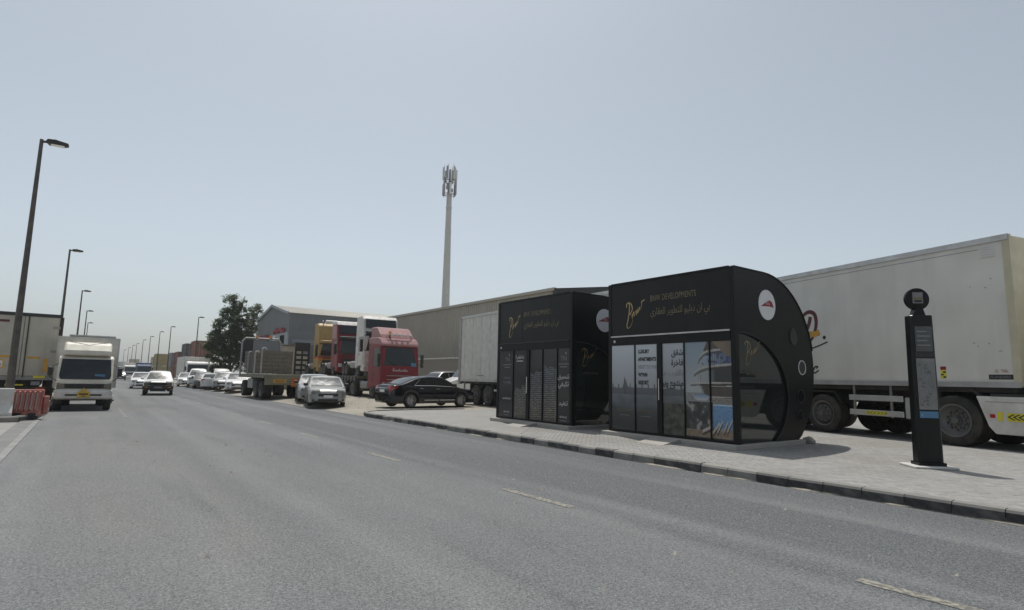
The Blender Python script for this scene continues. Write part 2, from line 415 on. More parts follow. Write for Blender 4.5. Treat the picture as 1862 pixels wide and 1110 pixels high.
_SH = {'ا':(0xFE8D,2),'ب':(0xFE8F,4),'ت':(0xFE95,4),'ج':(0xFE9D,4),'خ':(0xFEA5,4),'د':(0xFEA9,2),'ر':(0xFEAD,2),'س':(0xFEB1,4),'ش':(0xFEB5,4),
       'ط':(0xFEC1,4),'ع':(0xFEC9,4),'ف':(0xFED1,4),'ق':(0xFED5,4),'ك':(0xFED9,4),'ل':(0xFEDD,4),'م':(0xFEE1,4),'ن':(0xFEE5,4),'ه':(0xFEE9,4),
       'و':(0xFEED,2),'ي':(0xFEF1,4),'ة':(0xFE93,2)}
def arabic(s):
    out = []
    for w in s.split(' '):
        r = []
        for i, ch in enumerate(w):
            base, n = _SH[ch]
            prev = i > 0 and _SH[w[i-1]][1] == 4
            nxt = i < len(w)-1 and n == 4
            k = (3 if nxt else 1) if prev else (2 if nxt else 0)
            r.append(chr(base+k))
        out.append(''.join(reversed(r)))
    return ' '.join(reversed(out))
def text_mesh(s, size, M_, align='LEFT', bold=0., sx=1., spacing=1.):
    cu = bpy.data.curves.new('txt', 'FONT'); cu.body = s; cu.size = size; cu.align_x = align; cu.offset = bold; cu.resolution_u = 3; cu.space_character = spacing
    t = bpy.data.objects.new('txt', cu); COL.objects.link(t)
    dg = bpy.context.evaluated_depsgraph_get(); dg.update()
    me = bpy.data.meshes.new_from_object(t.evaluated_get(dg))
    bpy.data.objects.remove(t); bpy.data.curves.remove(cu)
    me.transform(M_ @ Matrix.Diagonal((sx, 1, 1, 1))); me.materials.clear(); me.materials.append(None); return me
def text(s, size, M_, material, parent, align='LEFT', name='lettering', **k):
    return obj(name, text_mesh(s, size, M_, align, **k), material, parent)
def T(x, y, z): return Matrix.Translation((x, y, z))
def spline(pts, n=6):
    out = []; P = [pts[0]]+list(pts)+[pts[-1]]
    for i in range(1, len(P)-2):
        a, b, c, d = P[i-1], P[i], P[i+1], P[i+2]
        for k in range(n):
            t = k/n
            out.append(tuple(.5*((2*b[j])+(-a[j]+c[j])*t+(2*a[j]-5*b[j]+4*c[j]-d[j])*t*t+(-a[j]+3*b[j]-3*c[j]+d[j])*t**3) for j in range(len(b))))
    out.append(tuple(pts[-1])); return out
def interp(tab, x):
    if x <= tab[0][0]: return tab[0][1]
    for (a, u), (b, v) in zip(tab[:-1], tab[1:]):
        if x <= b: return u+(v-u)*(x-a)/(b-a)
    return tab[-1][1]
def disc(cx, cy, r, n=28, ry=None): return [(cx+r*math.cos(2*math.pi*i/n), cy+(ry or r)*math.sin(2*math.pi*i/n), 0) for i in range(n)]

# ================================================================ THE SETTING
def in_view(p, margin=0.):
    d = Vector(p)-Vector((0, 0, 1.5)); z = -d.dot(CAM_BACK)
    if z < .3: return None
    x = 1045*d.dot(CAM_RIGHT)/z; y = 1045*d.dot(CAM_UP)/z
    return (x, y, z) if abs(x) < 931+margin and abs(y) < 555+margin else None

g = MB().box(-2500, 2500, -400, 4000, -.6, -.02)
tag(obj('ground', g, 'sand'), kind='structure')
# road
ys = [-15+i*2 for i in range(60)]+[110, 150, 250, 400, 700]
rd = MB()
for a, b in zip(ys[:-1], ys[1:]): rd.poly([(-.98, a, .004), (8.5, a, .004), (8.5, b, .004), (-.98, b, .004)])
tag(obj('road', rd, 'asphalt'), kind='structure')
# painted dashes, children of the road
road = bpy.data.objects['road']
for k in range(24):
    c = 1.5+4.42*k
    dx = interp([(1.5, 5.0), (5.9, 4.76), (10.3, 4.62), (14.8, 4.6)], c)-.06
    obj('lane_dash', MB().poly([(dx+.02, c-.68, .008), (dx+.14, c-.68, .008), (dx+.1, c+.68, .008), (dx-.02, c+.68, .008)]), 'line_yellow', road)
for k in range(7):
    c = 23.2+.75*k
    obj('bay_dash', MB().poly([(1.12, c, .008), (1.22, c, .008), (1.22, c+.38, .008), (1.12, c+.38, .008)]), 'line_white', road)
# left gutter strip and flush paving beside it
gs = MB()
for k in range(14): gs.box(-1.42, -1.102, -4+2*k, -4+2*k+1.985, -.05, .012)
tag(obj('gutter_strip', gs, 'concrete_grey'), kind='structure')
ge_ = MB()
for k in range(28): ge_.box(-1.1, -.982, -4+k, -4+k+.99, -.05, .018)
tag(obj('gutter_edge', ge_, 'edge_line'), kind='structure')
tag(obj('forecourt_paving', bx(-14, -1.43, -6, 21.6, -.1, .006), 'paving_far'), kind='structure')
# left raised island
isl = [(-14, 21.75), (-2.2, 21.75), (-1.55, 22.05), (-1.2, 22.8), (-1.1, 24.2), (-1.06, 27), (-1.06, 140), (-14, 140)]
tag(obj('island', MB().prism(isl, 'z', -.1, .125), 'sand'), kind='structure')
# right pavement slab
pv = [(8.6, -14), (27, -14), (27, 22.2), (10.2, 22.2), (9.3, 21.95), (8.8, 21.45), (8.6, 20.6)]
tag(obj('pavement', MB().prism(pv, 'z', -.1, .125), 'paving_far'), kind='structure')
pavement = bpy.data.objects['pavement']
# sand lot beyond the pavement, with a soft edge towards the road
import mathutils
lot = MB(); nx, ny = 40, 90
def lot_z(x, y):
    t = max(0, min(1, (x-8.45)/1.3)); t = t*t*(3-2*t)
    e = max(0, min(1, (y-20)/2.))
    return -.012+.115*t+.03*t*(mathutils.noise.noise((x*.7, y*.7, 0)))
for j in range(ny+1):
    for i in range(nx+1):
        x = 8.2+(i/nx)**1.6*34; y = 21.0+(j/ny)**1.7*150
        lot.v.append((x, y, lot_z(x, y)-(.1 if (y < 22.1 and x > 8.7) else 0)))
for j in range(ny):
    for i in range(nx):
        a = j*(nx+1)+i; lot.f.append((a, a+1, a+nx+2, a+nx+1))
tag(obj('sand_lot', lot.mesh('sand_lot', 60), 'sand'), kind='structure')

# ---- kerb stones
def kerb_mesh(L, w=.15, top=.158):
    return MB().prism([(0, -.1), (0, top-.035), (.02, top-.006), (.035, top), (w, top), (w, -.1)], 'y', .004, L-.004).mesh('kerb_stone')
kerb = obj('kerb', bx(8.47, 8.6, -6, 20.6, -.2, .06), 'concrete'); tag(kerb, kind='structure')
km = kerb_mesh(.5)
def kmat(): return random.choice(['kerb_dark']*5+['kerb_mid']*3+['kerb_pale'])
for k in range(50):
    y = -4.4+.5*k
    o = obj('kerb_stone', km, kmat() if y < 5 else random.choice(['kerb_dark', 'kerb_mid', 'kerb_mid', 'kerb_pale', 'kerb_pale']), kerb, (8.455+random.uniform(-.006, .006), y, random.uniform(-.008, .006)), (0, random.uniform(-.012, .012), random.uniform(-.006, .006)))
def kerb_path(pts, par):
    for (a, b) in zip(pts[:-1], pts[1:]):
        d = Vector((b[0]-a[0], b[1]-a[1], 0)); n = max(1, round(d.length/.5))
        for i in range(n):
            p = Vector((a[0], a[1], 0))+d*(i/n)
            obj('kerb_stone', kerb_mesh(d.length/n), kmat(), par, (p.x, p.y, random.uniform(-.008, .004)), (0, 0, math.atan2(-d.x, d.y)))
kerb_path([(8.455, 20.6), (8.62, 21.2), (8.95, 21.75), (9.5, 22.1), (10.2, 22.25), (13.7, 22.3)], kerb)
lk = obj('island_kerb', bx(-1.2, -1.08, 27.2, 60, -.2, .05), 'concrete'); tag(lk, kind='structure')
# left kerb: outer face to the road, so the path runs away from the camera with the face on its right
def kerb_path_r(pts, par):
    for (a, b) in zip(pts[:-1], pts[1:]):
        d = Vector((b[0]-a[0], b[1]-a[1], 0)); n = max(1, round(d.length/.6))
        for i in range(n):
            p = Vector((b[0], b[1], 0))-d*(i/n)
            obj('kerb_stone', kerb_mesh(d.length/n), random.choice(['kerb_mid', 'kerb_pale', 'kerb_pale']), par, (p.x, p.y, random.uniform(-.008, .004)), (0, 0, math.atan2(-d.x, d.y)+math.pi))
kerb_path_r([(-8, 21.6), (-2.2, 21.6), (-1.45, 21.95), (-1.08, 22.75), (-.98, 24.2), (-.95, 27), (-.95, 52)], lk)

# sand drifted along the foot of the kerb
sd = MB(); prev = None
for k in range(190):
    y = -2+.125*k
    w = max(.004, -.03+.2*abs(mathutils.noise.noise((y*.8, 3, 0)))+.09*mathutils.noise.noise((y*3.3, 9, 0)))
    cur = ((8.47, y, .03), (8.455-w, y, .0075))
    if prev: sd.poly([prev[0], prev[1], cur[1], cur[0]])
    prev = cur
tag(obj('sand_drift', sd, 'sand'), 'pale sand drifted along the foot of the kerb', 'sand', kind='stuff')

# ---- concrete pavers: the 300 that show largest are single pieces, the rest one part
PW, PH = .2, .1
def paver_geo(mb, cx, cy, z, j, ang):
    # one chamfered block laid at 45 degrees to the kerb
    g_ = .0025; i_ = .007; t = .005; hw, hh = PW/2-g_, PH/2-g_
    ca, sa = math.cos(ang), math.sin(ang)
    P = lambda u, v, zz: (cx+u*ca-v*sa, cy+u*sa+v*ca, zz)
    o = [(-hw, -hh), (hw, -hh), (hw, hh), (-hw, hh)]; q = [(-hw+i_, -hh+i_), (hw-i_, -hh+i_), (hw-i_, hh-i_), (-hw+i_, hh-i_)]
    mb.add([P(u, v, z-.03) for u, v in o]+[P(u, v, z-t) for u, v in o]+[P(u, v, z+d) for (u, v), d in zip(q, (j, 0, -j, 0))],
           [(0,1,5,4),(1,2,6,5),(2,3,7,6),(3,0,4,7),(4,5,9,8),(5,6,10,9),(6,7,11,10),(7,4,8,11),(8,9,10,11)])
pav = []
A45 = R(45); c45 = math.cos(A45)
def inside(x, y):
    return 8.68 < x < 16.6 and .8 < y < 14.3 and not (11.3 < x < 13.2 and (7.3 < y < 10.3 or 12.4 < y < 14.3))
for i in range(-10, 240):
    for j in range(-130, 80):
        t_ = (i-j) % 4
        if t_ == 0: u, v, an = (i+1)*PH, (j+.5)*PH, A45
        elif t_ == 3: u, v, an = (i+.5)*PH, (j+1)*PH, A45+math.pi/2
        else: continue
        x, y = 8.6+(u-v)*c45, (u+v)*c45
        if inside(x, y):
            w_ = in_view((x, y, .13), 40)
            if w_: pav.append((w_[2], x, y, an))
pav.sort()
pm = []
for k in range(5):
    mb = MB(); paver_geo(mb, 0, 0, 0, [.0008, -.0008, .0015, 0, -.0015][k], 0); pm.append(mb.mesh('paver'))
ms = MATS['paver'].copy(); ms.name = 'paver_single'
oi = ms.node_tree.nodes.new('ShaderNodeObjectInfo')
for l in list(ms.node_tree.links):
    if l.from_socket.name == 'Random Per Island':
        ms.node_tree.links.new(oi.outputs['Random'], l.to_socket)
MATS['paver_single'] = ms
for d, x, y, an in pav[:300]:
    obj('paver', random.choice(pm), 'paver_single', pavement, (x, y, .135+random.uniform(-.0015, .0015)), (0, 0, an))
rest = MB()
for d, x, y, an in pav[300:]: paver_geo(rest, x, y, .135+random.uniform(-.0015, .0015), random.uniform(-.0015, .0015), an)
tag(obj('paver_field', rest.raw(), 'paver', pavement), kind='stuff')

# ---- loose grit on the asphalt and gravel on the lot
gr = MB()
for k in range(260):
    x = random.uniform(.5, 8.3); y = random.uniform(1.5, 16); s = random.choice([.006, .008, .012, .018]) if random.random() < .93 else .03
    gr.add([(x-s,y-s*.7,.004),(x+s,y-s,.004),(x+s*.8,y+s,.004),(x-s*.9,y+s*.8,.004),(x+s*.1,y,.004+s)], [(0,1,4),(1,2,4),(2,3,4),(3,0,4)])
tag(obj('loose_grit', gr.raw(), 'stone'), 'scattered grit and small stones on the asphalt', 'grit', kind='stuff')
gr = MB()
for k in range(1500):
    x = 8.8+abs(random.gauss(0, 5)); y = random.uniform(22.4, 40); s = random.uniform(.008, .03)*random.uniform(.5, 1); z = lot_z(x, y); q = random.uniform(.3, .7)
    gr.add([(x-s,y-s*.7,z-.01),(x+s,y-s,z-.01),(x+s*.8,y+s,z-.01),(x-s*.9,y+s*.8,z-.01),(x-s*.6,y-s*.4,z+s*q),(x+s*.6,y-s*.5,z+s*.8*q),(x+s*.5,y+s*.6,z+s*q),(x-s*.5,y+s*.5,z+s*.9*q)], [(0,1,5,4),(1,2,6,5),(2,3,7,6),(3,0,4,7),(4,5,6,7)])
tag(obj('lot_gravel', gr.raw(), 'stone'), 'small stones scattered over the sandy lot', 'gravel', kind='stuff')

# ================================================================ BUILDINGS
def cladding(p0, p1, z0, z1, pitch=.3, depth=.035, out=None, ztop=None):
    # trapezoid ribs along the wall from p0 to p1; out = outward normal; ztop(t) gives a sloped top
    a = Vector((*p0, 0)); b = Vector((*p1, 0)); d = b-a; L_ = d.length; u = d/L_; o = Vector((*out, 0)).normalized()
    n = int(L_/pitch); pts = []
    for k in range(n):
        s = L_*k/n; w = L_/n
        pts += [(s, 0), (s+w*.55, 0), (s+w*.65, depth), (s+w*.9, depth)]
    pts.append((L_, 0))
    mb = MB()
    for s, e in pts:
        p = a+u*s+o*e
        mb.v.append((p.x, p.y, z0)); mb.v.append((p.x, p.y, ztop(s/L_) if ztop else z1))
    for k in range(len(pts)-1): mb.f.append((2*k, 2*k+2, 2*k+3, 2*k+1))
    return mb
# long beige warehouse
t = thing('beige_warehouse', 'long beige ribbed metal warehouse wall behind the parked trucks', 'warehouse', (26, 30.7, 0))
def rel(mb, o=(26, 30.7, 0)): return mb.xf(T(-o[0], -o[1], -o[2]))
obj('side_wall', rel(cladding((26, 30.7), (26, 62), .8, 7.78, .32, .05, (-1, 0))), 'cladding_beige', t)
obj('end_wall', rel(cladding((26, 30.7), (50, 30.7), .8, 7.7, .32, .05, (0, -1), lambda s: 7.6+(1-abs(s-.5)*2)*1.6)), 'cladding_beige', t)
obj('base_wall', rel(MB().box(25.9, 50, 30.6, 62, 0, .8)), 'block_wall', t)
obj('eaves_trim', rel(MB().box(25.82, 26.1, 30.4, 62, 7.72, 7.93)), 'cladding_beige', t)
fs = MB().prism([(25.9, 7.3), (38, 8.9), (50, 7.3), (50, 7.86), (38, 9.46), (25.9, 7.86)], 'y', 30.25, 30.62)
obj('gable_fascia', rel(fs), 'fascia_dark', t)
obj('roof', rel(MB().prism([(26.1, 7.8), (38, 9.38), (50, 7.8), (50, 7.6), (26.1, 7.6)], 'y', 30.66, 62)), 'roof_cream', t)
# block wall in front of it
wl = thing('block_wall', 'weathered concrete block wall with pale coping beside red truck', 'wall', (24, 36, 0))
obj('wall_core', bx(.03, .2, 0, 22, 0, 3.02), 'block_wall', wl)
obj('coping', bx(-.06, .26, -.05, 22, 3.02, 3.14), 'concrete_white', wl, bevel=.01)
bm_ = bx(0, .05, .006, .394, .006, .194).mesh('block')
for r_ in range(4, 15):
    for c_ in range(22):
        obj('block', bm_, 'block_wall', wl, (-.012+random.uniform(-.006, .006), 1.6+.4*c_+(.2 if r_ % 2 else 0), .2*r_))
# grey gabled warehouse
t = thing('grey_warehouse', 'grey gabled warehouse with pale roof behind the stacked truck cabs', 'warehouse', (16, 60, 0))
W0 = (16, 60, 0)
def gz(s): return 7.75+(1-abs(s-.5)*2)*1.2
obj('gable_wall', rel(cladding((16, 60), (16, 73), 5.6, 0, .3, .04, (-1, 0), gz), W0), 'cladding_grey', t)
obj('facade_panel', rel(MB().box(15.93, 16.0, 60.05, 73, 0, 5.75), W0), 'cladding_grey_light', t)
obj('side_wall', rel(cladding((16, 60), (48, 60), 5.9, 7.75, .3, .04, (0, -1)), W0), 'cladding_grey', t)
obj('side_panel', rel(MB().box(16, 48, 59.95, 60.0, 0, 5.95), W0), 'cladding_grey', t)
rf = MB()
for (ya, za, yb, zb) in ((59.85, 7.72, 66.5, 9.02), (66.5, 9.02, 73.2, 7.72)):
    n = 110
    for k in range(n):
        xa = 15.85+32.2*k/n; w = 32.2/n
        for (f0, f1, e) in ((0, .6, 0), (.6, 1, .05)):
            rf.poly([(xa+w*f0, ya, za+e), (xa+w*f1, ya, za+e), (xa+w*f1, yb, zb+e), (xa+w*f0, yb, zb+e)])
obj('roof', rel(rf, W0), 'roof_cream', t)
vg = MB().prism([(59.8, 7.55), (66.5, 8.85), (73.2, 7.55), (73.2, 7.82), (66.5, 9.14), (59.8, 7.82)], 'x', 15.76, 15.9)
obj('verge_trim', rel(vg, W0), 'cladding_grey_light', t)
for k, (ya, yb, za, zb, mm) in enumerate([(61.1, 62.6, 4.6, 5.5, 'truck_glass'), (67.2, 68.2, 3.6, 5.4, 'truck_glass'), (69.6, 70.4, 3.4, 5.3, 'fascia_dark'), (64.6, 65.4, 4.3, 5.6, 'sign_white'), (71.0, 72.4, .2, 3.2, 'fascia_dark')]):
    w_ = obj('window' if mm == 'truck_glass' else 'facade_sign' if mm == 'sign_white' else 'louvre', rel(MB().box(15.88, 15.94, ya, yb, za, zb), W0), mm, t)
    if mm == 'truck_glass': obj('sill', rel(MB().box(15.86, 15.91, ya-.06, yb+.06, za-.07, za), W0), 'alu', w_)
# dark red sign strokes along the facade (illegible at this distance)
random.seed(3)
for (y0, y1, z0, z1) in ((60.8, 65.2, 5.75, 6.5), (66.4, 71.4, 5.2, 5.9)):
    mb = MB(); yy = y0
    while yy < y1:
        w = random.uniform(.18, .5); zz = z0+random.uniform(0, .2)
        mb.box(15.80, 15.88, yy, yy+w, zz, zz+random.uniform(.25, .5)); yy += w+random.uniform(.05, .12)
    obj('sign_strokes', rel(mb, W0), 'ink_red', t)
obj('sign_board', rel(MB().box(16.4, 19.6, 59.9, 59.95, 4.55, 5.05), W0), 'cladding_grey_light', t)

# cell mast
t = thing('cell_mast', 'tall tapered grey mobile phone mast with antennas behind warehouse', 'mast', (45.3, 80, 0))
obj('pole', MB().cyl((0, 0, 0), (0, 0, 31.5), .8, .42, 16).mesh('pole', 40), 'mast_grey', t)
for k, z in enumerate([13, 17, 21, 25, 29]): obj('flange', MB().cyl((0, 0, z), (0, 0, z+.16), .6-.02*k, .6-.02*k, 16), 'mast_grey', t)
lad = MB().tube([(-.62, -.2, 2), (-.36, -.2, 31)], .025, 5)
for k in range(70): lad.tube([(-.62+.26*k/70-.1, -.2, 2+.41*k), (-.62+.26*k/70+.1, -.2, 2+.41*k)], .015, 4)
obj('cable_ladder', lad, 'mast_steel', t)
for k, z in enumerate([31.3, 33.6]):
    mb = MB(); r_ = 1.0; n = 12
    for i in range(n):
        a = 2*math.pi*i/n; b = 2*math.pi*(i+1)/n
        mb.tube([(r_*math.cos(a), r_*math.sin(a), z), (r_*math.cos(b), r_*math.sin(b), z)], .06, 5)
    for i in range(4):
        a = math.pi/4+math.pi*i/2; mb.tube([(0, 0, z), (r_*math.cos(a), r_*math.sin(a), z)], .06, 5)
    obj('platform_ring', mb, 'mast_steel', t)
obj('core', MB().cyl((0, 0, 31.5), (0, 0, 35.6), .22, .16, 10), 'mast_steel', t)
random.seed(11)
for i in range(12):
    a = 2*math.pi*i/12+.15; r_ = 1.12; z0 = 31.1+(2.45 if i % 2 else 0)+random.uniform(0, .25); h_ = random.uniform(1.9, 2.3)
    p = obj('antenna_panel', MB().box(-.17, .17, -.09, .09, 0, h_), random.choice(['sign_white', 'mast_grey', 'galv']), t, (r_*math.cos(a), r_*math.sin(a), z0), (0, 0, a+math.pi/2), bevel=.03)
    obj('mount_pipe', MB().cyl((0, .18, -.3), (0, .18, h_+.4), .045, .045, 6), 'mast_steel', p)
for i in range(6):
    a = 2*math.pi*i/6+.5
    obj('radio_unit', MB().box(-.18, .18, -.12, .12, 0, .55), 'galv', t, (.75*math.cos(a), .75*math.sin(a), 32+.9*(i % 3)), (0, 0, a), bevel=.02)

# tree
def tree(loc, hgt, rad, label, seed, blobs):
    random.seed(seed)
    t = thing('roadside_tree', label, 'tree', loc)
    tr = MB(); rings = 10
    for k in range(rings):
        z0 = hgt*.62*k/rings; z1 = hgt*.62*(k+1)/rings
        f = lambda z: (.1*math.sin(z*1.1), .12*math.sin(z*.7+1), z)
        tr.cyl(f(z0), f(z1), .26*(1-.75*k/rings), .26*(1-.75*(k+1)/rings), 9)
    for (bx_, by_, bz_, br_) in blobs:
        s = (0, 0, max(1., bz_-br_*1.6)); tr.tube([s, (bx_*.5, by_*.5, (s[2]+bz_)/2+.2), (bx_, by_, bz_)], .07, 5)
    obj('trunk', tr.mesh('trunk', 50), 'trunk_bark', t)
    cr = MB(); vs, fs = cr.v, cr.f
    clumps = []
    for (bx_, by_, bz_, br_) in blobs:
        for q in range(int(7+15*br_*br_)):
            d = Vector((random.gauss(0, 1), random.gauss(0, 1), random.gauss(0, 1))).normalized()*br_*random.uniform(.5, 1.15)
            clumps.append((bx_+d.x, by_+d.y, bz_+d.z*1.05, random.uniform(.22, .42)))
    for (cx_, cy_, cz_, cr_) in clumps:
        for q in range(40):
            d = Vector((random.gauss(0, 1), random.gauss(0, 1), random.gauss(0, .8)))*cr_*.55
            s = random.uniform(.06, .13)
            a = Vector((random.uniform(-1, 1), random.uniform(-1, 1), random.uniform(-1, 1))).normalized(); b = a.orthogonal().normalized()
            p = Vector((cx_, cy_, cz_))+d; o = len(vs)
            for e in (a*s*1.5, b*s*.6, -a*s*1.5, -b*s*.6): vs.append(tuple(p+e))
            fs.append((o, o+1, o+2, o+3))
    obj('crown', cr.raw('crown'), 'leaf', t)
    return t
random.seed(5)
bl = [(-.3, 0, 10.35, .75), (-.4, 0, 9.3, 1.0), (-.3, 0, 8.2, 1.2), (.9, .1, 9.7, .6), (.9, 0, 8.6, 1.1), (2.4, .2, 9.1, .85), (2.5, .2, 7.9, 1.3), (1.6, 0, 7.0, 1.6), (-.4, -.2, 6.8, 1.5),
      (-1.5, 0, 6.9, .55), (-2.0, .1, 5.9, .7), (-2.7, 0, 4.9, .5), (-1.6, -.2, 5.0, 1.1), (0, -.3, 5.0, 1.8), (1.8, -.3, 5.2, 1.8), (-2.2, 0, 3.9, .8), (-1, -.3, 3.5, 1.3), (.8, -.4, 3.4, 1.6), (2.3, -.2, 3.4, 1.5), (0, .8, 5, 1.9), (1.8, .9, 4.6, 1.8)]
tree((13.9, 77, .1), 10, 3, 'tall dense dark green tree left of the grey warehouse', 5, bl)

# ================================================================ AIR-CONDITIONED BUS SHELTERS
SL = 3.68                                                  # length along the road
arc_o = [(1.17+2.12*math.sin(R(a)), 1.76+2.12*math.cos(R(a))) for a in range(0, 142, 6)]
arc_o = [p for p in arc_o if p[1] > .13]+[(2.45, .11)]
arc_i = spline([(.13, 2.46), (.5, 2.45), (1.0, 2.33), (1.45, 2.1), (1.8, 1.78), (2.0, 1.4), (2.05, 1.0), (1.93, .62), (1.7, .32), (1.44, .112)], 4)
SIG = [[(.02, .80), (.0, .9), (.1, .98), (.26, .92), (.33, .74), (.24, .58), (.1, .5), (.24, .52), (.34, .42), (.32, .22), (.2, .04), (.07, .0), (.02, .1), (.08, .3), (.14, .55), (.17, .8), (.16, .95)],
       [(.3, .4), (.38, .56), (.42, .6), (.42, .42), (.48, .58), (.54, .66), (.55, .48), (.6, .62)], [(.6, .62), (.64, .74), (.63, .56), (.7, .68), (.75, .8), (.74, .64), (.82, .76), (.84, .92), (.84, .96), (.92, 1.0), (1.0, 1.03)]]
def signature(w, h, M_, material, parent, th=.018):
    mb = MB()
    for st in SIG:
        p = [(x*w, y*h) for x, y in spline(st, 5)]
        mb.ribbon(p, lambda t: th*(.75+.45*math.sin(t*9)))
    return obj('signature_logo', mb.xf(M_).raw(), material, parent)
def clampc(c): return tuple(max(0, min(1, x)) for x in c)
def nz(x, y, s=0): return mathutils.noise.noise((x, y, s))
def poster(parent, y0, y1, z0, z1, fn, nu=52, nv=150, name='poster_panel', x=-.012):
    # a printed sheet on a thin backing, y0 = left edge as seen from the road
    mb = MB(); cols = []
    for j in range(nv+1):
        for i in range(nu+1):
            mb.v.append((x, y0+(y1-y0)*i/nu, z0+(z1-z0)*j/nv))
    for j in range(nv):
        for i in range(nu):
            a = j*(nu+1)+i; mb.f.append((a, a+1, a+nu+2, a+nu+1))
            yy = y0+(y1-y0)*(i+.5)/nu
            cols.append(clampc(fn(yy, (j+.5)/nv)))
    me = mb.raw(name)
    ca = me.color_attributes.new('print', 'FLOAT_COLOR', 'CORNER')
    for p, c in zip(me.polygons, cols):
        for li in p.loop_indices: ca.data[li].color = (*c, 1)
    return obj(name, me, 'poster_print', parent)
def mixc(a, b, t): t = max(0, min(1, t)); return tuple(x+(y-x)*t for x, y in zip(a, b))
def art_seaview(yy, v):
    # grey-blue sky fading to hazy skyline, dark water and shore; yy runs 0 (near) .. 3.5 (far)
    sky_ = mixc((.24, .255, .27), (.4, .43, .46), (v-.52)/.45)
    n = nz(yy*3, v*9)
    c = sky_
    ridge = .5+.035*nz(yy*2.2, 1)+(.1*max(0, 1-abs(yy-3.12)/.1) if abs(yy-3.12) < .1 else 0)+(.04 if .1 < (yy*3.1) % .6 < .22 else 0)
    if v < ridge: c = mixc((.075, .08, .09), (.05, .055, .06), (ridge-v)*6)
    if v < .42: c = mixc((.1, .115, .13), (.03, .034, .037), (.42-v)*4.5+n*.5)
    if v < .3: c = mixc(c, (.012, .014, .014), (.3-v)*5)
    return c
def curve(tab, s): return interp(tab, s)
SLABS = [([(.38, .795), (.42, .83), (.5, .868), (.6, .893), (.75, .905), (1.1, .915)], .022), ([(.27, .665), (.34, .69), (.45, .715), (.6, .735), (.9, .748), (1.25, .76)], .024),
         ([(.17, .556), (.3, .562), (.6, .568), (1.25, .574)], .016), ([(.7, .536), (1.25, .54)], .009), ([(.6, .425), (1.25, .43)], .01)]
def art_tower(yy, v):
    # stepped round tower with long balconies over terrace, pool and loungers (right half of the picture)
    s = 1.32-yy                                            # 0 at left edge of the fourth panel .. 1.2 at the right
    c = mixc((.26, .275, .28), (.17, .22, .27), (v-.5)*2)
    n1 = nz(s*13, v*26); n2 = nz(s*31, v*60, 3)
    if v < .47: c = mixc((.12, .125, .13), (.2, .2, .2), .5+n1)          # hazy far shore
    left = interp([(.42, .5), (.5, .46), (.555, .4), (.57, .4), (.66, .36), (.7, .38), (.78, .42), (.8, .42), (.88, .5), (.9, .52), (1, .62)], v)
    if s > left and v > .4:
        mull = (s*21) % 1 < .14
        if v > .9: c = (.055, .045, .036)
        elif v > .76: c = mixc((.2, .24, .29), (.045, .07, .16), (s-.55)*1.6); c = mixc(c, (.012, .014, .02), .75 if mull or n1 > .25 else 0)
        elif v > .57: c = mixc((.22, .235, .24), (.02, .022, .024), (s-.62)*5); c = mixc(c, (.02, .02, .02), .6 if mull else 0)
        else: c = mixc((.035, .03, .026), (.075, .06, .05), .5+.8*n2 if (s*25) % 1 < .4 else 0)
        if s < left+.05 and v < .9: c = mixc(c, (.3, .3, .29), .4)
    for tab, th in SLABS:
        if s > tab[0][0]:
            z = curve(tab, s)
            if abs(v-z) < th/2: c = mixc((.36, .345, .32), (.2, .18, .16), (z+th/2-v)/th)
            elif 0 < z-v < th*1.6: c = mixc(c, (.02, .018, .016), .7)
    if s > .72 and v > 1-(s-.74)*.42 and v > .84: c = mixc((.17, .125, .085), (.1, .075, .05), (s-.74)*2)
    if ((s-.46)/.2)**2+((v-.42)/.036)**2 < 1: c = mixc((.3, .31, .32), (.1, .17, .27), (v-.4)*22)
    if s > .7 and .35 < v < .42: c = mixc((.09, .08, .075), (.2, .18, .165), .5+n2)
    if v < .375 and s < .75:
        n3 = nz(s*7, v*11, 8); c = mixc((.012, .014, .013), (.1, .1, .095), .2+.9*n3+.3*n1)
        if n3+n1*.5 > .42: c = mixc(c, (.26, .25, .23), .7)
    if s > .74 and .12 < v < .352: c = mixc((.05, .12, .24), (.12, .23, .36), .5+n2*.8+(v-.2)); c = mixc(c, (.3, .42, .5), .8 if v > .338 else 0)
    if v < .085: c = mixc((.14, .1, .065), (.2, .15, .1), .5+n1)
    for (ax, av, bx_, bv) in ((.46, .07, .68, .12), (.72, .06, .9, .165), (.84, .075, .97, .185), (1.0, .085, 1.1, .19), (1.08, .09, 1.2, .205)):
        if ax < s < bx_:
            z = av+(bv-av)*(s-ax)/(bx_-ax)
            if abs(v-z) < .016: c = (.33, .3, .26)
            elif 0 < z-v < .045: c = mixc(c, (.02, .017, .014), .8)
    if v < .014: c = (.015, .015, .015)
    return c
def art_near(yy, v):
    if yy > 1.36: return art_seaview(yy, v)
    return art_tower(yy, v)
def art_third(yy, v):
    c = tuple(q*.8 for q in art_seaview(yy, v))
    if v < .34: c = mixc((.012, .016, .012), (.07, .08, .055), .3+.7*nz(yy*9, v*17)+.3*nz(yy*25, v*40))
    return c
def art_night(lit):
    def f(yy, v):
        c = (.011, .011, .013)
        # lit tower block made of storeys
        if lit:
            top = .78-.1*abs((yy % .9)-.45)+.02*(int(yy*9) % 3)-lit[0]
            e0, e1 = lit[1], lit[2]
            if v < top and e0 < yy < e1:
                fl = (v*34+yy*.7) % 1; k = nz(int(v*34)*1.7, int(yy*26)*1.3)
                warm = mixc((.3, .26, .19), (.22, .235, .26), v*1.6)
                c = mixc(c, warm, (.9 if fl > .45 else .15)*(.45+.8*abs(k)+.25*nz(yy*20, v*4)))
        if v < .04: c = mixc(c, (.035, .03, .024), .5)
        return c
    return f

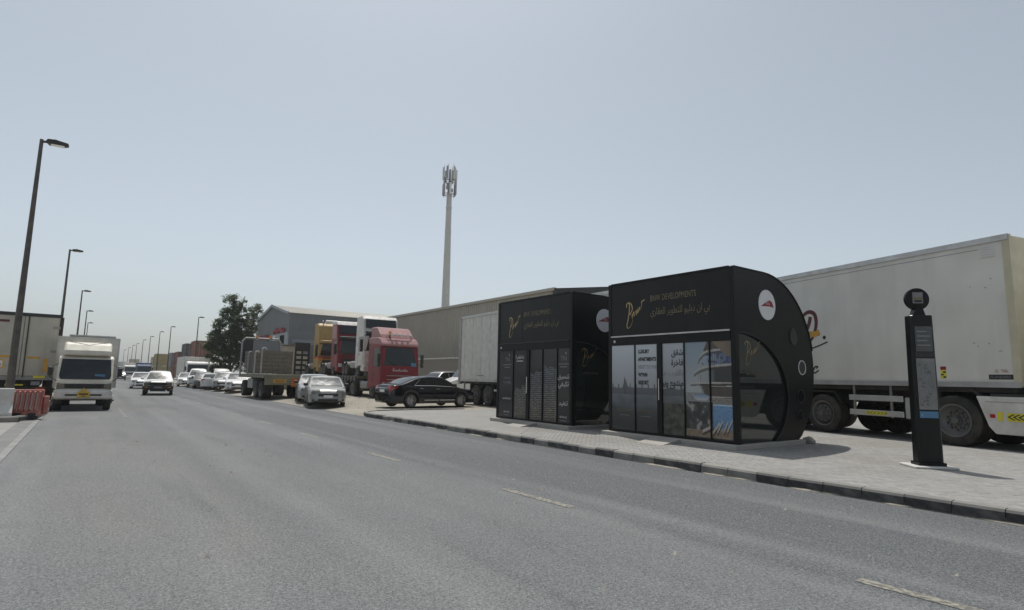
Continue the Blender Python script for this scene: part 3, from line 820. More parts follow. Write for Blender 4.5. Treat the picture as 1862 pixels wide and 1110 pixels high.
def shelter(name, label, loc, variant):
    t = thing(name, label, 'bus shelter', loc, 0, 'black rounded bus shelters')
    # concrete plinth
    obj('plinth', bx(-.2, 2.62, -.08, SL+.12, 0, .108), 'concrete', t, bevel=.012)
    # end frames: outer drum outline minus the glazed segment
    prof = [(0, 2.46)]+arc_i+arc_o[::-1]+[(0, 3.88)]
    me_end = MB().prism(prof, 'y', 0, .1)
    obj('end_frame', me_end, 'black_frame', t, (0, 0, 0))
    obj('end_frame', MB().prism(prof, 'y', SL-.1, SL), 'black_frame', t)
    # edge band round the drum
    band = MB(); outl = [p for p in arc_o if p[1] > 2.05 or p[0] < 2][::-1]+[(0, 3.88)]
    ob = [(p[0]+.03*(p[0]-1.17)/2.12, p[1]+.03*(p[1]-1.76)/2.12) if p[0] > 1.17 else (p[0], p[1]+.03) for p in outl]
    for a, b, a2, b2 in zip(outl[:-1], outl[1:], ob[:-1], ob[1:]):
        band.add([(a[0], -.015, a[1]), (b[0], -.015, b[1]), (b2[0], -.015, b2[1]), (a2[0], -.015, a2[1]), (a[0], SL+.015, a[1]), (b[0], SL+.015, b[1]), (b2[0], SL+.015, b2[1]), (a2[0], SL+.015, a2[1])],
                 [(0,1,2,3),(4,7,6,5),(3,2,6,7),(0,4,5,1)])
    band.add([], [])
    obj('roof_shell', band.mesh('roof_shell', 30), 'black_frame', t)
    bk_ = [p for p in arc_o if p[1] < 2.25 and p[0] > 2]; bg_ = MB()
    for a, b in zip(bk_[:-1], bk_[1:]): bg_.add([(a[0], .1, a[1]), (b[0], .1, b[1]), (b[0], SL-.1, b[1]), (a[0], SL-.1, a[1])], [(0, 1, 2, 3)])
    obj('back_glass', bg_.mesh('back_glass', 60), 'shelter_glass', t)
    gp = [(.13, .112)]+arc_i
    for yy in (.05, SL-.05):
        obj('end_glass', MB().prism(gp, 'y', yy-.006, yy+.006), 'shelter_glass', t)
    tr = MB()
    for a, b in zip(arc_i[:-1], arc_i[1:]): tr.tube([(a[0], -.008, a[1]), (b[0], -.008, b[1])], .014, 6)
    obj('glass_trim', tr.mesh('glass_trim', 60), 'black_plastic', t)
    # front: corner posts, sign band, fascia
    for yy in (-.012, SL-.1): obj('corner_post', bx(-.03, .12, yy, yy+.112, .108, 3.905), 'black_frame', t, bevel=.012)
    obj('sign_band', bx(-.012, .06, .1, SL-.1, 2.53, 3.87), 'black_panel', t)
    if variant == 2:
        for yy in (.98, 2.35): obj('band_seam', bx(-.0155, -.0135, yy, yy+.012, 2.56, 3.85), 'black_frame', t)
    obj('band_rail', bx(-.05, .03, .1, SL-.1, 2.495, 2.53), 'alu' if variant == 1 else 'black_plastic', t)
    obj('fascia', bx(-.03, .05, .1, SL-.1, 2.29, 2.495), 'black_frame', t)
    obj('top_rail', bx(-.04, .06, .1, SL-.1, 3.87, 3.915), 'black_frame', t)
    obj('sill', bx(-.03, .07, .1, SL-.1, .108, .16), 'black_frame', t)
    # five door-height panels with posts between them
    edges = [(.1, .615), (.64, 1.29), (1.32, 1.93), (2.09, 2.77), (2.80, SL-.1)]
    for a, b in edges: obj('panel_back', bx(-.008, .03, a+.002, b-.002, .162, 2.288), 'black_panel', t)
    for a in (.615, 1.29, 2.77): obj('mullion', bx(-.035, .04, a, a+.026, .16, 2.29), 'black_frame', t)
    obj('door_post', bx(-.045, .05, 1.935, 2.085, .16, 2.29), 'black_frame', t, bevel=.008)
    hd = obj('door_handle', MB().tube([(-.09, 1.99, .95), (-.09, 1.99, 1.45)], .014, 8), 'chrome', t)
    obj('handle_bracket', bx(-.09, -.04, 1.982, 1.998, .99, 1.01).box(-.09, -.04, 1.982, 1.998, 1.39, 1.41), 'chrome', hd)
    obj('door_sensor', bx(-.04, -.031, SL-.25, SL-.19, 2.36, 2.42), 'ink_white', t)
    if variant == 1:
        fns = [art_near, art_near, art_third, art_seaview, art_seaview]
    else:
        fns = [art_night(None), art_night((.02, .66, 1.24)), art_night((.1, 1.32, 1.9)), art_night((.34, 2.12, 2.7)), art_night(None)]
    gain = 1.28 if variant == 1 else 1.0
    for (a, b), fn in zip(edges, fns): poster(t, b-.006, a+.006, .166, 2.284, lambda yy, v, fn=fn: tuple(gain*q for q in fn(yy, v)))
    X = -.0155
    if variant == 1:
        for i, (s, mm, bold) in enumerate([('LUXURY', 'ink_black', .006), ('APARTMENTS', 'ink_black', .006), ('NEXT TO THE', 'ink_grey', 0), ('WYNN', 'ink_black', .006), ('RESORT', 'ink_black', .006)]):
            text(s, .125, T(X, 2.68, 2.07-.19*i) @ FRONT, mm, t, bold=bold, sx=.72)
        for i, (s, mm, bold) in enumerate([('شقق', 'ink_black', .004), ('فاخرة', 'ink_black', .004), ('بالقرب من', 'ink_grey', 0), ('منتجع وين', 'ink_black', .004)]):
            text(arabic(s), .2, T(X, 1.335, 2.0-.235*i) @ FRONT, mm, t, align='RIGHT', bold=bold, sx=.8)
        for yc in (3.4, 2.72):
            text('BNWDEVELOP.AE', .07, T(X, yc, .64) @ FRONT, 'gold_dull', t, sx=.85)
            obj('dotted_line', MB().box(X-.001, X, yc-.42, yc-.1, .53, .54), 'ink_grey', t)
    else:
        for yc in (3.12, .36):
            text('TN', .2, T(X, yc, 1.93) @ FRONT, 'ink_dim', t, align='CENTER')
            obj('logo_dot', MB().poly(disc(0, 0, .035)).xf(T(X, yc-.1, 2.14) @ FRONT), 'ink_dim', t)
            for q, (w, z) in enumerate([(.44, 1.82), (.3, 1.74)]): obj('caption_rule', MB().box(X-.001, X, yc-w/2, yc+w/2, z, z+.022), 'ink_dim', t)
            text('BNW.AE', .08, T(X, yc, .3) @ FRONT, 'ink_white', t, align='CENTER')
            obj('caption_rule', MB().box(X-.001, X, yc-.13, yc+.13, .22, .235), 'ink_dim', t)
        text('TRANQUIL', .09, T(X, 3.12, 1.38) @ FRONT, 'ink_dim', t, align='CENTER', sx=.9)
        text('TOWERS', .12, T(X, 3.12, 1.22) @ FRONT, 'ink_dim', t, align='CENTER', sx=.9)
        text('WATERFRONT', .08, T(X, 3.12, .72) @ FRONT, 'ink_white', t, align='CENTER', sx=.9)
        text(arabic('عاطفية'.replace('ة', 'ة')), .16, T(X, 2.45, 2.02) @ FRONT, 'ink_white', t, align='CENTER')
        obj('caption_rule', MB().box(X-.001, X, 2.28, 2.62, 1.93, 1.955), 'ink_white', t)
        for i, (s, z) in enumerate([('تنسيق', 1.42), ('تكيفي', 1.2), ('تنفيذ'.replace('ذ', 'د'), .66)]):
            text(arabic(s), .19, T(X, .36, z) @ FRONT, 'ink_white', t, align='CENTER')
    # sign band lettering
    gm = 'gold_dull' if variant == 2 else 'gold'
    signature(.6, .66, T(-.0145, 3.06, 2.72) @ FRONT, 'gold', t, .026)
    text('BNW DEVELOPMENTS', .21, T(-.0145, 2.28, 3.34) @ FRONT, 'gold_dull', t, sx=.6, spacing=1.08)
    text(arabic('بي ان دبليو للتطوير العقاري'), .24, T(-.0145, 2.28, 3.0) @ FRONT, 'gold_dull', t, sx=.66)
    # end: roundel, portholes, ghost signature on the glass
    ro = obj('roundel', MB().cyl((1.28, -.012, 3.16), (1.28, .0, 3.16), .345, .345, 40), 'sign_white', t)
    wd = [(-.27, -.05), (-.05, .06), (.1, .115), (.2, .08), (.27, -.045), (.1, -.03), (-.05, -.035)]
    obj('roundel_wedge', MB().poly([(x, y, 0) for x, y in wd]).xf(T(1.28, -.0145, 3.16) @ END), 'ink_red', ro)
    text('RTA', .1, T(1.30, -.0165, 3.155) @ END, 'ink_white', ro, align='CENTER', sx=.9)
    for (px, pz, pr, mm) in ((2.42, 2.5, .2, 'black_plastic'), (2.72, 1.78, .165, 'sign_white'), (2.62, 1.1, .15, 'black_plastic'), (2.55, .66, .12, 'black_plastic')):
        h_ = obj('porthole', MB().cyl((px, -.006, pz), (px, -.001, pz), pr, pr, 30), 'car_glass', t)
        n = 30; rg = MB()
        for i in range(n):
            a = 2*math.pi*i/n; b = 2*math.pi*(i+1)/n
            rg.tube([(px+pr*math.cos(a), -.01, pz+pr*math.sin(a)), (px+pr*math.cos(b), -.01, pz+pr*math.sin(b))], .011, 5)
        obj('ring', rg, mm, h_)
    signature(.62, .52, T(.42, .04, 1.78) @ END, 'gold', t, .014)
    text('BNW DEVELOPMENTS', .07, T(.45, .04, 1.56) @ END, 'gold_dull', t, sx=.9)
    # inside: bench and air-conditioning box
    bn = obj('bench', bx(.95, 1.4, .35, SL-.35, .52, .57), 'galv', t)
    for yy in (.5, SL/2, SL-.55): obj('bench_leg', bx(1.1, 1.16, yy, yy+.05, .108, .52), 'galv', bn)
    obj('air_conditioner', bx(.3, 1.2, 1.2, SL-.9, 2.7, 3.1), 'black_plastic', t, bevel=.03)
    # ramp at the door
    rp = MB().prism([(-.85, 0.002), (-.2, .1), (-.2, 0.002)], 'y', 1.32, 2.05)
    obj('door_ramp', rp, 'concrete', t)
    return t
shelter('bus_shelter', 'nearer black bus shelter with seaside apartment posters and silver trim rail', (11.05, 7.04, .125), 1)
shelter('bus_shelter', 'farther black bus shelter with dark night tower posters and seamed sign', (11.05, 12.16, .125), 2)
# broken concrete lump at the corner of the nearer shelter
random.seed(2)
bmx = bmesh.new(); bmesh.ops.create_icosphere(bmx, subdivisions=2, radius=.13)
for v in bmx.verts:
    n = mathutils.noise.noise(v.co*9); v.co *= 1+.35*n; v.co.z *= .75; v.co.x *= 1.3
me = bpy.data.meshes.new('concrete_lump'); bmx.to_mesh(me); bmx.free(); me.materials.append(None)
tag(obj('concrete_lump', me, 'stone', None, (13.85, 6.98, .2)), 'broken lump of concrete at foot of the nearer black shelter', 'rubble')

# ================================================================ BUS STOP TOTEM
t = thing('bus_stop_totem', 'slim black bus stop totem with timetable and round head', 'bus stop', (11.84, 3.94, .137), R(-45))
obj('base_plate', bx(-.34, .34, -.29, .25, 0, .035), 'concrete_white', t, bevel=.008)
obj('base_skirt', bx(-.215, .215, -.16, .115, .035, .09), 'black_frame', t)
body = MB(); sec = []
for z, w, lean in ((.09, .2, 0), (1.2, .194, 0.), (2.62, .184, 0.)):
    sec.append([(-w, -.105, z), (-w+.035, -.145, z), (w-.035, -.145, z), (w, -.105, z), (w, .07, z), (w-.05, .1, z), (-w+.05, .1, z), (-w, .07, z)])
for ring in sec: body.v += ring
for k in range(2):
    for i in range(8): body.f.append((k*8+i, k*8+(i+1) % 8, k*8+8+(i+1) % 8, k*8+8+i))
body.f += [tuple(range(7, -1, -1)), tuple(range(16, 24))]
obj('column', body, 'black_panel', t, bevel=.01)
pn = obj('route_panel', bx(-.135, .135, -.152, -.144, 1.98, 2.42), 'paper_dark', t)
for q in range(4): obj('print_line', bx(-.11, .1-.05*(q % 2), -.155, -.153, 2.08+.08*q, 2.1+.08*q), 'ink_dim', pn)
obj('panel_frame', bx(-.15, .15, -.15, -.1475, 1.88, 1.97), 'black_plastic', t)
pn = obj('timetable', bx(-.145, .145, -.152, -.144, .98, 1.86), 'paper_grey', t)
tt = MB()
for q in range(13): tt.box(-.13, .13, -.1545, -.153, 1.04+.062*q, 1.044+.062*q)
for q in range(6): tt.box(-.125+.048*q, -.121+.048*q, -.1545, -.153, 1.06, 1.8)
random.seed(4)
for q in range(60):
    x = -.125+.048*random.randrange(5); z = 1.055+.062*random.randrange(12); tt.box(x+.01, x+.038, -.1545, -.153, z, z+.018+.015*random.random())
obj('timetable_print', tt, 'ink_grey', pn)
obj('blue_strip', bx(-.145, .145, -.153, -.1442, .84, .95), 'sign_blue', t)
text('i', .07, T(-.12, -.1555, .87) @ END, 'ink_white', t)
nk = obj('neck', MB().prism([(-.1, 2.62), (.1, 2.62), (.06, 2.76), (-.06, 2.76)], 'y', -.07, .07), 'black_frame', t)
hdm = MB().lathe([(-.045, .0), (-.045, .175), (-.03, .198), (.03, .198), (.045, .175), (.045, 0)], n=36, axis='x')
hdm.xf(Matrix.Rotation(R(90), 4, 'Z'))
hdm.xf(T(0, 0, 2.92))
hd = obj('round_head', hdm.mesh('round_head', 40), 'black_frame', t)
obj('head_picture', bx(-.085, .085, -.0505, -.0455, 2.84, 3.04), 'ink_grey', hd, bevel=.02)
obj('bus_pictogram', bx(-.07, .07, -.053, -.051, 2.91, 2.97), 'gold_dull', hd)
obj('bus_window', bx(-.06, .06, -.055, -.0535, 2.95, 3.02), 'ink_dim', hd)
obj('bus_skirt', bx(-.06, .06, -.055, -.0535, 2.86, 2.9), 'ink_black', hd)

# ================================================================ VEHICLES (local +Y is forward)
CACHE = {}
def cm(key, fn):
    if key not in CACHE: CACHE[key] = fn()
    return CACHE[key]
def wheel(parent, x, y, r, w, side, style='alloy', name='wheel', z=None):
    z = r if z is None else z
    def tyre():
        return MB().lathe([(-w/2+.02, r*.6), (-w/2, r*.72), (-w/2, r*.9), (-w/2+.03, r*.985), (-w*.2, r), (w*.2, r), (w/2-.03, r*.985), (w/2, r*.9), (w/2, r*.72), (w/2-.02, r*.6), (-w/2+.02, r*.6)], n=28).mesh('tyre', 40)
    def rim():
        mb = MB()
        if style == 'alloy':
            mb.lathe([(w/2-.06, r*.2), (w/2-.07, r*.5), (w/2-.09, r*.56), (w/2-.03, r*.63), (w/2-.006, r*.655), (w/2-.004, r*.69)], n=24)
            for k in range(5):
                a = 2*math.pi*k/5
                for da in (-.16, .16):
                    c, s = math.cos(a+da), math.sin(a+da)
                    mb.cyl((w/2-.02, r*.1*c, r*.1*s), (w/2-.022, r*.62*c, r*.62*s), .022, .017, 5)
            mb.cyl((w/2-.06, 0, 0), (w/2-.012, 0, 0), r*.16, r*.14, 12)
        elif style == 'plain':
            mb.lathe([(w/2-.03, 0), (w/2-.02, r*.25), (w/2-.05, r*.5), (w/2-.015, r*.62), (w/2-.004, r*.68)], n=24)
            for k in range(8):
                a = 2*math.pi*k/8; mb.cyl((w/2-.05, r*.42*math.cos(a), r*.42*math.sin(a)), (w/2-.03, r*.42*math.cos(a), r*.42*math.sin(a)), .03, .025, 8)
        else:  # truck: deep dish or bulged hub
            dish = style == 'truck_dish'
            d = -.12 if dish else .02
            mb.lathe([(w/2+d+.02, 0), (w/2+d+.02, r*.17), (w/2+d-.02, r*.2), (w/2+d-.02, r*.42), (w/2-.1, r*.5), (w/2-.05, r*.56), (w/2-.004, r*.6), (w/2+.006, r*.66)], n=28)
            for k in range(10):
                a = 2*math.pi*k/10; mb.cyl((w/2+d-.03, r*.3*math.cos(a), r*.3*math.sin(a)), (w/2+d+.035, r*.3*math.cos(a), r*.3*math.sin(a)), .022, .018, 6)
            mb.cyl((w/2+d, 0, 0), (w/2+d+.08, 0, 0), r*.15, r*.12, 14)
        return mb.mesh('rim', 35)
    def holes():
        mb = MB()
        d = -.12 if style == 'truck_dish' else .02
        for k in range(10):
            a = 2*math.pi*(k+.5)/10; mb.cyl((w/2+d-.03, r*.37*math.cos(a), r*.37*math.sin(a)), (w/2+d-.017, r*.37*math.cos(a), r*.37*math.sin(a)), r*.045, r*.045, 8)
        return mb.mesh('hub_holes')
    o = obj(name, cm(('tyre', r, w), tyre), 'rubber', parent, (x, y, z), (0, 0, 0 if side > 0 else math.pi))
    obj('rim', cm(('rim', r, w, style), rim), 'rim_alloy' if style == 'alloy' else 'rim_steel', o)
    if style.startswith('truck'): obj('hub_hole', cm(('holes', r, w, style), holes), 'underbody', o)
    return o

CARS = dict(
 sedan=dict(L=4.8, W=1.82, wb=(1.38, -1.42), wr=.33, sill=.2,
   top=[(-2.4, .62), (-2.39, .82), (-2.33, .98), (-2.2, 1.03), (-1.75, 1.04), (-1.2, 1.0), (0, .97), (.95, .965), (1.25, .935), (1.9, .83), (2.2, .74), (2.34, .64), (2.4, .5)],
   wid=[(-2.4, .62), (-2.3, .76), (-1.9, .875), (-1.0, .91), (1.0, .91), (1.8, .875), (2.2, .77), (2.4, .56)],
   roof=[(-2.05, 1.03), (-1.7, 1.14), (-1.2, 1.32), (-.85, 1.4), (-.4, 1.445), (.0, 1.44), (.35, 1.395), (.7, 1.24), (1.22, .94)], belt=[(-2.05, 1.0), (-1.2, .985), (1.22, .92)],
   ws=(1.17, .42), rw=(-1.98, -1.12), side=[(.92, -.16), (-.22, -1.12)], quarter=None),
 sedan_old=dict(L=4.5, W=1.72, wb=(1.28, -1.3), wr=.31, sill=.2,
   top=[(-2.25, .6), (-2.24, .84), (-2.16, .95), (-1.6, .98), (-1.1, .95), (.9, .92), (1.2, .9), (1.8, .82), (2.1, .74), (2.2, .62), (2.25, .48)],
   wid=[(-2.25, .66), (-2.15, .76), (-1.7, .84), (-.9, .86), (.9, .86), (1.7, .83), (2.1, .74), (2.25, .58)],
   roof=[(-1.75, .97), (-1.45, 1.12), (-1.1, 1.28), (-.85, 1.35), (-.35, 1.385), (.05, 1.375), (.3, 1.34), (.65, 1.17), (1.14, .9)], belt=[(-1.75, .95), (1.14, .88)],
   ws=(1.1, .38), rw=(-1.68, -1.02), side=[(.86, -.16), (-.22, -1.05)], quarter=None),
 hatch=dict(L=4.2, W=1.72, wb=(1.25, -1.25), wr=.32, sill=.22,
   top=[(-2.1, .6), (-2.09, .85), (-2.05, 1.0), (-1.5, 1.02), (.9, .97), (1.2, .95), (1.7, .86), (1.95, .76), (2.06, .62), (2.1, .5)],
   wid=[(-2.1, .72), (-2.0, .8), (-1.5, .86), (1.0, .86), (1.7, .82), (2.0, .72), (2.1, .58)],
   roof=[(-2.04, 1.0), (-1.95, 1.2), (-1.75, 1.44), (-1.5, 1.5), (-.6, 1.55), (.1, 1.53), (.35, 1.48), (.75, 1.25), (1.18, .96)], belt=[(-2.04, .99), (1.18, .94)],
   ws=(1.12, .45), rw=(-2.01, -1.8), side=[(.9, -.15), (-.21, -1.0)], quarter=(-1.06, -1.6)),
 suv=dict(L=4.8, W=1.9, wb=(1.42, -1.4), wr=.38, sill=.3,
   top=[(-2.4, .7), (-2.39, .95), (-2.34, 1.15), (-1.5, 1.16), (.9, 1.12), (1.2, 1.1), (2.0, 1.04), (2.28, .95), (2.37, .8), (2.4, .6)],
   wid=[(-2.4, .82), (-2.3, .88), (-1.6, .95), (1.2, .95), (2.0, .91), (2.3, .82), (2.4, .68)],
   roof=[(-2.33, 1.15), (-2.25, 1.4), (-2.1, 1.72), (-1.9, 1.8), (-.6, 1.85), (.15, 1.82), (.4, 1.76), (.75, 1.48), (1.15, 1.11)], belt=[(-2.33, 1.13), (1.15, 1.09)],
   ws=(1.1, .5), rw=(-2.31, -2.14), side=[(.85, -.15), (-.21, -1.1)], quarter=(-1.18, -2.0)),
 pickup=dict(L=4.9, W=1.74, wb=(1.5, -1.35), wr=.35, sill=.34,
   top=[(-2.45, .95), (-2.4, .97), (-.72, .98), (-.7, 1.0), (.9, .99), (1.2, .97), (1.9, .93), (2.25, .88), (2.4, .8), (2.45, .62)],
   wid=[(-2.45, .82), (-.7, .84), (1.0, .85), (1.8, .84), (2.3, .8), (2.45, .76)],
   roof=[(-.74, .98), (-.7, 1.2), (-.62, 1.48), (-.5, 1.53), (-.1, 1.56), (.3, 1.53), (.45, 1.48), (.75, 1.26), (1.1, .98)], belt=[(-.74, .97), (1.1, .95)],
   ws=(1.05, .5), rw=(-.71, -.64), side=[(.86, -.52)], quarter=None),
)
def car_meshes(kind):
    P = CARS[kind]; L_ = P['L']; wr = P['wr']; out = {}
    ys = set()
    n = 56
    for i in range(n+1): ys.add(round(-L_/2+L_*i/n, 4))
    for c in P['wb']:
        for a in range(0, 181, 15): ys.add(round(c+(wr+.055)*math.cos(R(a)), 4))
    for y, _ in P['top']: ys.add(round(y, 4))
    ys = sorted(ys)
    mb = MB(); K = 9
    topf = lambda y: interp(P['top'], y); widf = lambda y: interp(P['wid'], y)
    for y in ys:
        e = max(0, (abs(y)-(L_/2-.25))/.25)
        zb = P['sill']+.1*e*e
        arch = False
        for c in P['wb']:
            d = abs(y-c)
            if d < wr+.055: zb = max(zb, wr+math.sqrt(max(0, (wr+.055)**2-d*d))); arch = True
        zt = topf(y); w = widf(y); zb = min(zb, zt-.12)
        zs = zb+(zt-.03-zb)*.72
        half = [(0, zb), (w*.62, zb), (w*.965, zb), (w, zb+(zs-zb)*.45), (w*.99, zs), (w*.955, zt-.045), (w*.88, zt-.008), (w*.5, zt+.018), (0, zt+.028)]
        mb.v += [(p[0], y, p[1]) for p in half]+[(-p[0], y, p[1]) for p in half[-2:0:-1]]
    m_ = 2*K-2
    for k in range(len(ys)-1):
        for i in range(m_): mb.f.append((k*m_+i, k*m_+(i+1) % m_, (k+1)*m_+(i+1) % m_, (k+1)*m_+i))
    mb.f.append(tuple(range(m_))); mb.f.append(tuple((len(ys)-1)*m_+i for i in range(m_)))
    out['body'] = mb.mesh('body', 38)
    # cabin
    rf = lambda y: interp(P['roof'], y); bt = lambda y: interp(P['belt'], y)
    y0, y1 = P['roof'][0][0], P['roof'][-1][0]
    wb_ = lambda y: widf(y)*.955
    TUM = .36
    def wt(y): return max(.2, wb_(y)-TUM*max(0, rf(y)-bt(y)))
    cb = MB(); st = sorted(set([round(y0+(y1-y0)*i/30, 4) for i in range(31)]+[round(a, 4) for a, _ in P['roof']]))
    for y in st:
        b, z, w1, w2 = bt(y)-.03, rf(y), wb_(y), wt(y)
        half = [(w1, b), (w2+.02, z-.055 if z-b > .1 else (z+b)/2), (w2-.06, z-.012), (w2*.5, z+.006), (0, z+.012)]
        cb.v += [(p[0], y, p[1]) for p in half]+[(-p[0], y, p[1]) for p in half[-2::-1]]
    m2 = 9
    for k in range(len(st)-1):
        for i in range(m2-1): cb.f.append((k*m2+i, k*m2+i+1, (k+1)*m2+i+1, (k+1)*m2+i))
    cb.f.append(tuple(range(m2))); cb.f.append(tuple((len(st)-1)*m2+i for i in range(m2)))
    out['cabin'] = cb.mesh('cabin', 40)
    def screen(ya, yb):
        g_ = MB(); nu, nv = 8, 6
        for j in range(nv+1):
            y = ya+(yb-ya)*j/nv
            for i in range(nu+1):
                s = -1+2*i/nu; w = (wt(y)-.05)*.95; z = rf(y)+.012*(1-s*s)-.012*abs(s)**3+.006
                sl = (rf(y+.02)-rf(y-.02))/.04; nn = Vector((0, -sl, 1)).normalized()*.008
                g_.v.append((s*w, y+nn.y, z+nn.z))
        for j in range(nv):
            for i in range(nu): a = j*(nu+1)+i; g_.f.append((a, a+1, a+nu+2, a+nu+1))
        return g_.mesh('screen', 60)
    out['windscreen'] = screen(*P['ws']); out['rear_window'] = screen(*P['rw'])
    def sidewin(ya, yb, s):
        g_ = MB(); n = 10; lo, hi = [], []
        for i in range(n+1):
            y = ya+(yb-ya)*i/n
            zl = bt(y)+.015; zh = max(zl+.012, rf(y)-.085)
            b, z, w1, w2 = bt(y)-.03, rf(y)-.055, wb_(y), wt(y)+.02
            fx = lambda q: s*(w1+(w2-w1)*(q-b)/max(.02, z-b)+.008)
            lo.append((fx(zl), y, zl)); hi.append((fx(zh), y, zh))
        g_.v = lo+hi
        for i in range(n): g_.f.append((i, i+1, n+1+i+1, n+1+i))
        return g_.mesh('side_window')
    out['side'] = [(sidewin(a, b, s)) for (a, b) in P['side']+([P['quarter']] if P['quarter'] else []) for s in (-1, 1)]
    # window surround line
    return out
def body_patch(P, ya, yb, ka, kb, s, off=.008, name='patch'):
    # a piece of the body's own surface between two stations and two ring positions, set proud of it
    L_ = P['L']
    def ring(y):
        e = max(0, (abs(y)-(L_/2-.25))/.25); zb = P['sill']+.1*e*e; zt = interp(P['top'], y); w = interp(P['wid'], y); zb = min(zb, zt-.12); zs = zb+(zt-.03-zb)*.72
        return [(w*.965, zb), (w, zb+(zs-zb)*.45), (w*.99, zs), (w*.955, zt-.045), (w*.88, zt-.008)]
    mb = MB(); nu, nv = 8, 5; c = (0, 0, .6)
    for i in range(nu+1):
        y = ya+(yb-ya)*i/nu; rg = ring(y)
        for j in range(nv+1):
            k0, k1 = (ka(i/nu), kb(i/nu)); k = k0+(k1-k0)*j/nv; a = min(3, int(k)); f = k-a
            x = rg[a][0]+(rg[a+1][0]-rg[a][0])*f; z = rg[a][1]+(rg[a+1][1]-rg[a][1])*f
            n = Vector((x*.9, (y/abs(y))*.9 if abs(y) > L_/2-.45 else 0, .1)).normalized()*off
            mb.v.append((s*(x+n.x), y+n.y, z+n.z))
    for i in range(nu):
        for j in range(nv): a = i*(nv+1)+j; mb.f.append((a, a+1, a+nv+2, a+nv+1))
    return mb.mesh(name, 60)
def nose_patch(P, ya, yb, fa, fb, s, name, zlo=0, zhi=9):
    # lamp lens laid on the rounded front or rear edge of the body
    mb = MB(); nu, nv = 8, 6
    for i in range(nu+1):
        y = ya+(yb-ya)*i/nu; w = interp(P['wid'], y); zt = interp(P['top'], y)
        for j in range(nv+1):
            q = fa+(fb-fa)*j/nv
            z = interp([(0, zt+.028), (.5, zt+.018), (.88, zt-.008), (.955, zt-.045), (1., zt-.12)], q)
            n = Vector((.35*q, math.copysign(.8, y), .45)).normalized()*.011
            mb.v.append((s*(q*w+n.x), y+n.y, z+n.z))
    for i in range(nu):
        for j in range(nv): a = i*(nv+1)+j; mb.f.append((a, a+1, a+nv+2, a+nv+1))
    return mb.mesh(name, 60)
def car(label, kind, paint, loc, rz, group=None, name='parked_car', wheels='alloy', bumper=None, seams=True, plate='plate_white', grille='black_plastic', cat='car'):
    P = CARS[kind]; t = thing(name, label, cat, loc, rz, group)
    ms = cm(('car', kind), lambda: car_meshes(kind))
    L_, W = P['L'], P['W']/2; topf = lambda y: interp(P['top'], y); widf = lambda y: interp(P['wid'], y)
    obj('body', ms['body'], paint, t); obj('cabin', ms['cabin'], paint, t)
    obj('windscreen', ms['windscreen'], 'screen_dusty', t); obj('rear_window', ms['rear_window'], 'car_glass', t)
    for m_ in ms['side']: obj('side_window', m_, 'car_glass', t)
    for y in P['wb']:
        for s in (-1, 1): wheel(t, s*(W-.13), y, P['wr'], .2, s, wheels)
        obj('wheel_well', cm(('well', kind, y), lambda: MB().box(-W+.25, W-.25, y-P['wr']-.05, y+P['wr']+.05, P['sill']+.02, min(2*P['wr']+.06, topf(y)-.1)).mesh('wheel_well')), 'underbody', t)
    f = L_/2; hz = topf(f-.12)
    for s in (-1, 1):
        hl = lambda: nose_patch(P, f-.26, f-.05, .5, .985, s, 'headlight')
        obj('side_lens', cm(('hs', kind, s), lambda: body_patch(P, f-.4, f-.12, lambda t: 2.75-.35*t, lambda t: 2.95, s, .008, 'side_lens')), 'lamp_smoke', t)
        obj('headlight', cm(('hl', kind, s), hl), 'lamp_smoke', t)
        obj('fog_lamp', cm(('fl', kind, s), lambda: MB().box(s*.5, s*.68, f-.22, f-.03, .27, .36).mesh('fog_lamp')), 'black_plastic', t, bevel=.02)
        tl = lambda: body_patch(P, -L_/2+.34, -L_/2+.004, lambda t: 2.55-.45*t, lambda t: 2.9, s, .008, 'taillight')
        obj('tail_lens', cm(('ts', kind, s), lambda: nose_patch(P, -L_/2+.012, -L_/2+.07, .6, .985, s, 'tail_lens')), 'red_lens', t)
        obj('taillight', cm(('tl', kind, s), tl), 'red_lens', t)
        obj('mirror', cm(('mir', kind, s), lambda: MB().cbox((s*(W+.06), P['side'][0][0]-.02, interp(P['belt'], .8)+.1), (.2, .12, .14)).mesh('mirror')), 'black_plastic' if paint != 'paint_white' else paint, t, bevel=.03)
        for (a, b) in P['side']:
            yh = b+.16 if b > -1 else b+.2
            z = interp(P['belt'], yh)-.1
            obj('door_handle', cm(('dh', kind, s, yh), lambda: MB().cbox((s*(widf(yh)+.002), yh, z), (.03, .19, .028)).mesh('door_handle')), 'chrome', t)
    # front: grille, lower intake, plates
    zg = topf(f-.1)
    obj('grille', cm(('gr', kind), lambda: MB().box(-.42, .42, f-.12, f+.016, zg-.2, zg-.06).mesh('grille')), grille, t, bevel=.015)
    obj('lower_intake', cm(('li', kind), lambda: MB().box(-.42, .42, f-.2, f+.016, .26, .37).mesh('lower_intake')), 'black_plastic', t)
    obj('number_plate', cm(('np', kind), lambda: MB().box(-.2, .2, f+.012, f+.022, .42, .53).mesh('plate')), plate, t)
    obj('number_plate', cm(('npr', kind), lambda: MB().box(-.2, .2, -f-.014, -f+.02, .7, .82).mesh('plate')), plate, t)
    for s in (-1, 1): pass
    if bumper:
        obj('bumper', cm(('bp', kind), lambda: MB().box(-W+.03, W-.03, f-.14, f+.05, .38, .62).mesh('bumper')), bumper, t, bevel=.03)
    # sill trim strip and door seams
    for s in (-1, 1):
        def seam():
            mb = MB()
            for (a, b) in P['side']:
                for y in (a-.02, b):
                    w = widf(y); zt = topf(y); mb.box(s*w-.012, s*w+.004, y-.004, y+.004, P['sill']+.08, zt-.08)
            return mb.mesh('door_seam')
        obj('door_seam', cm(('seam', kind, s), seam), 'underbody', t)
    return t

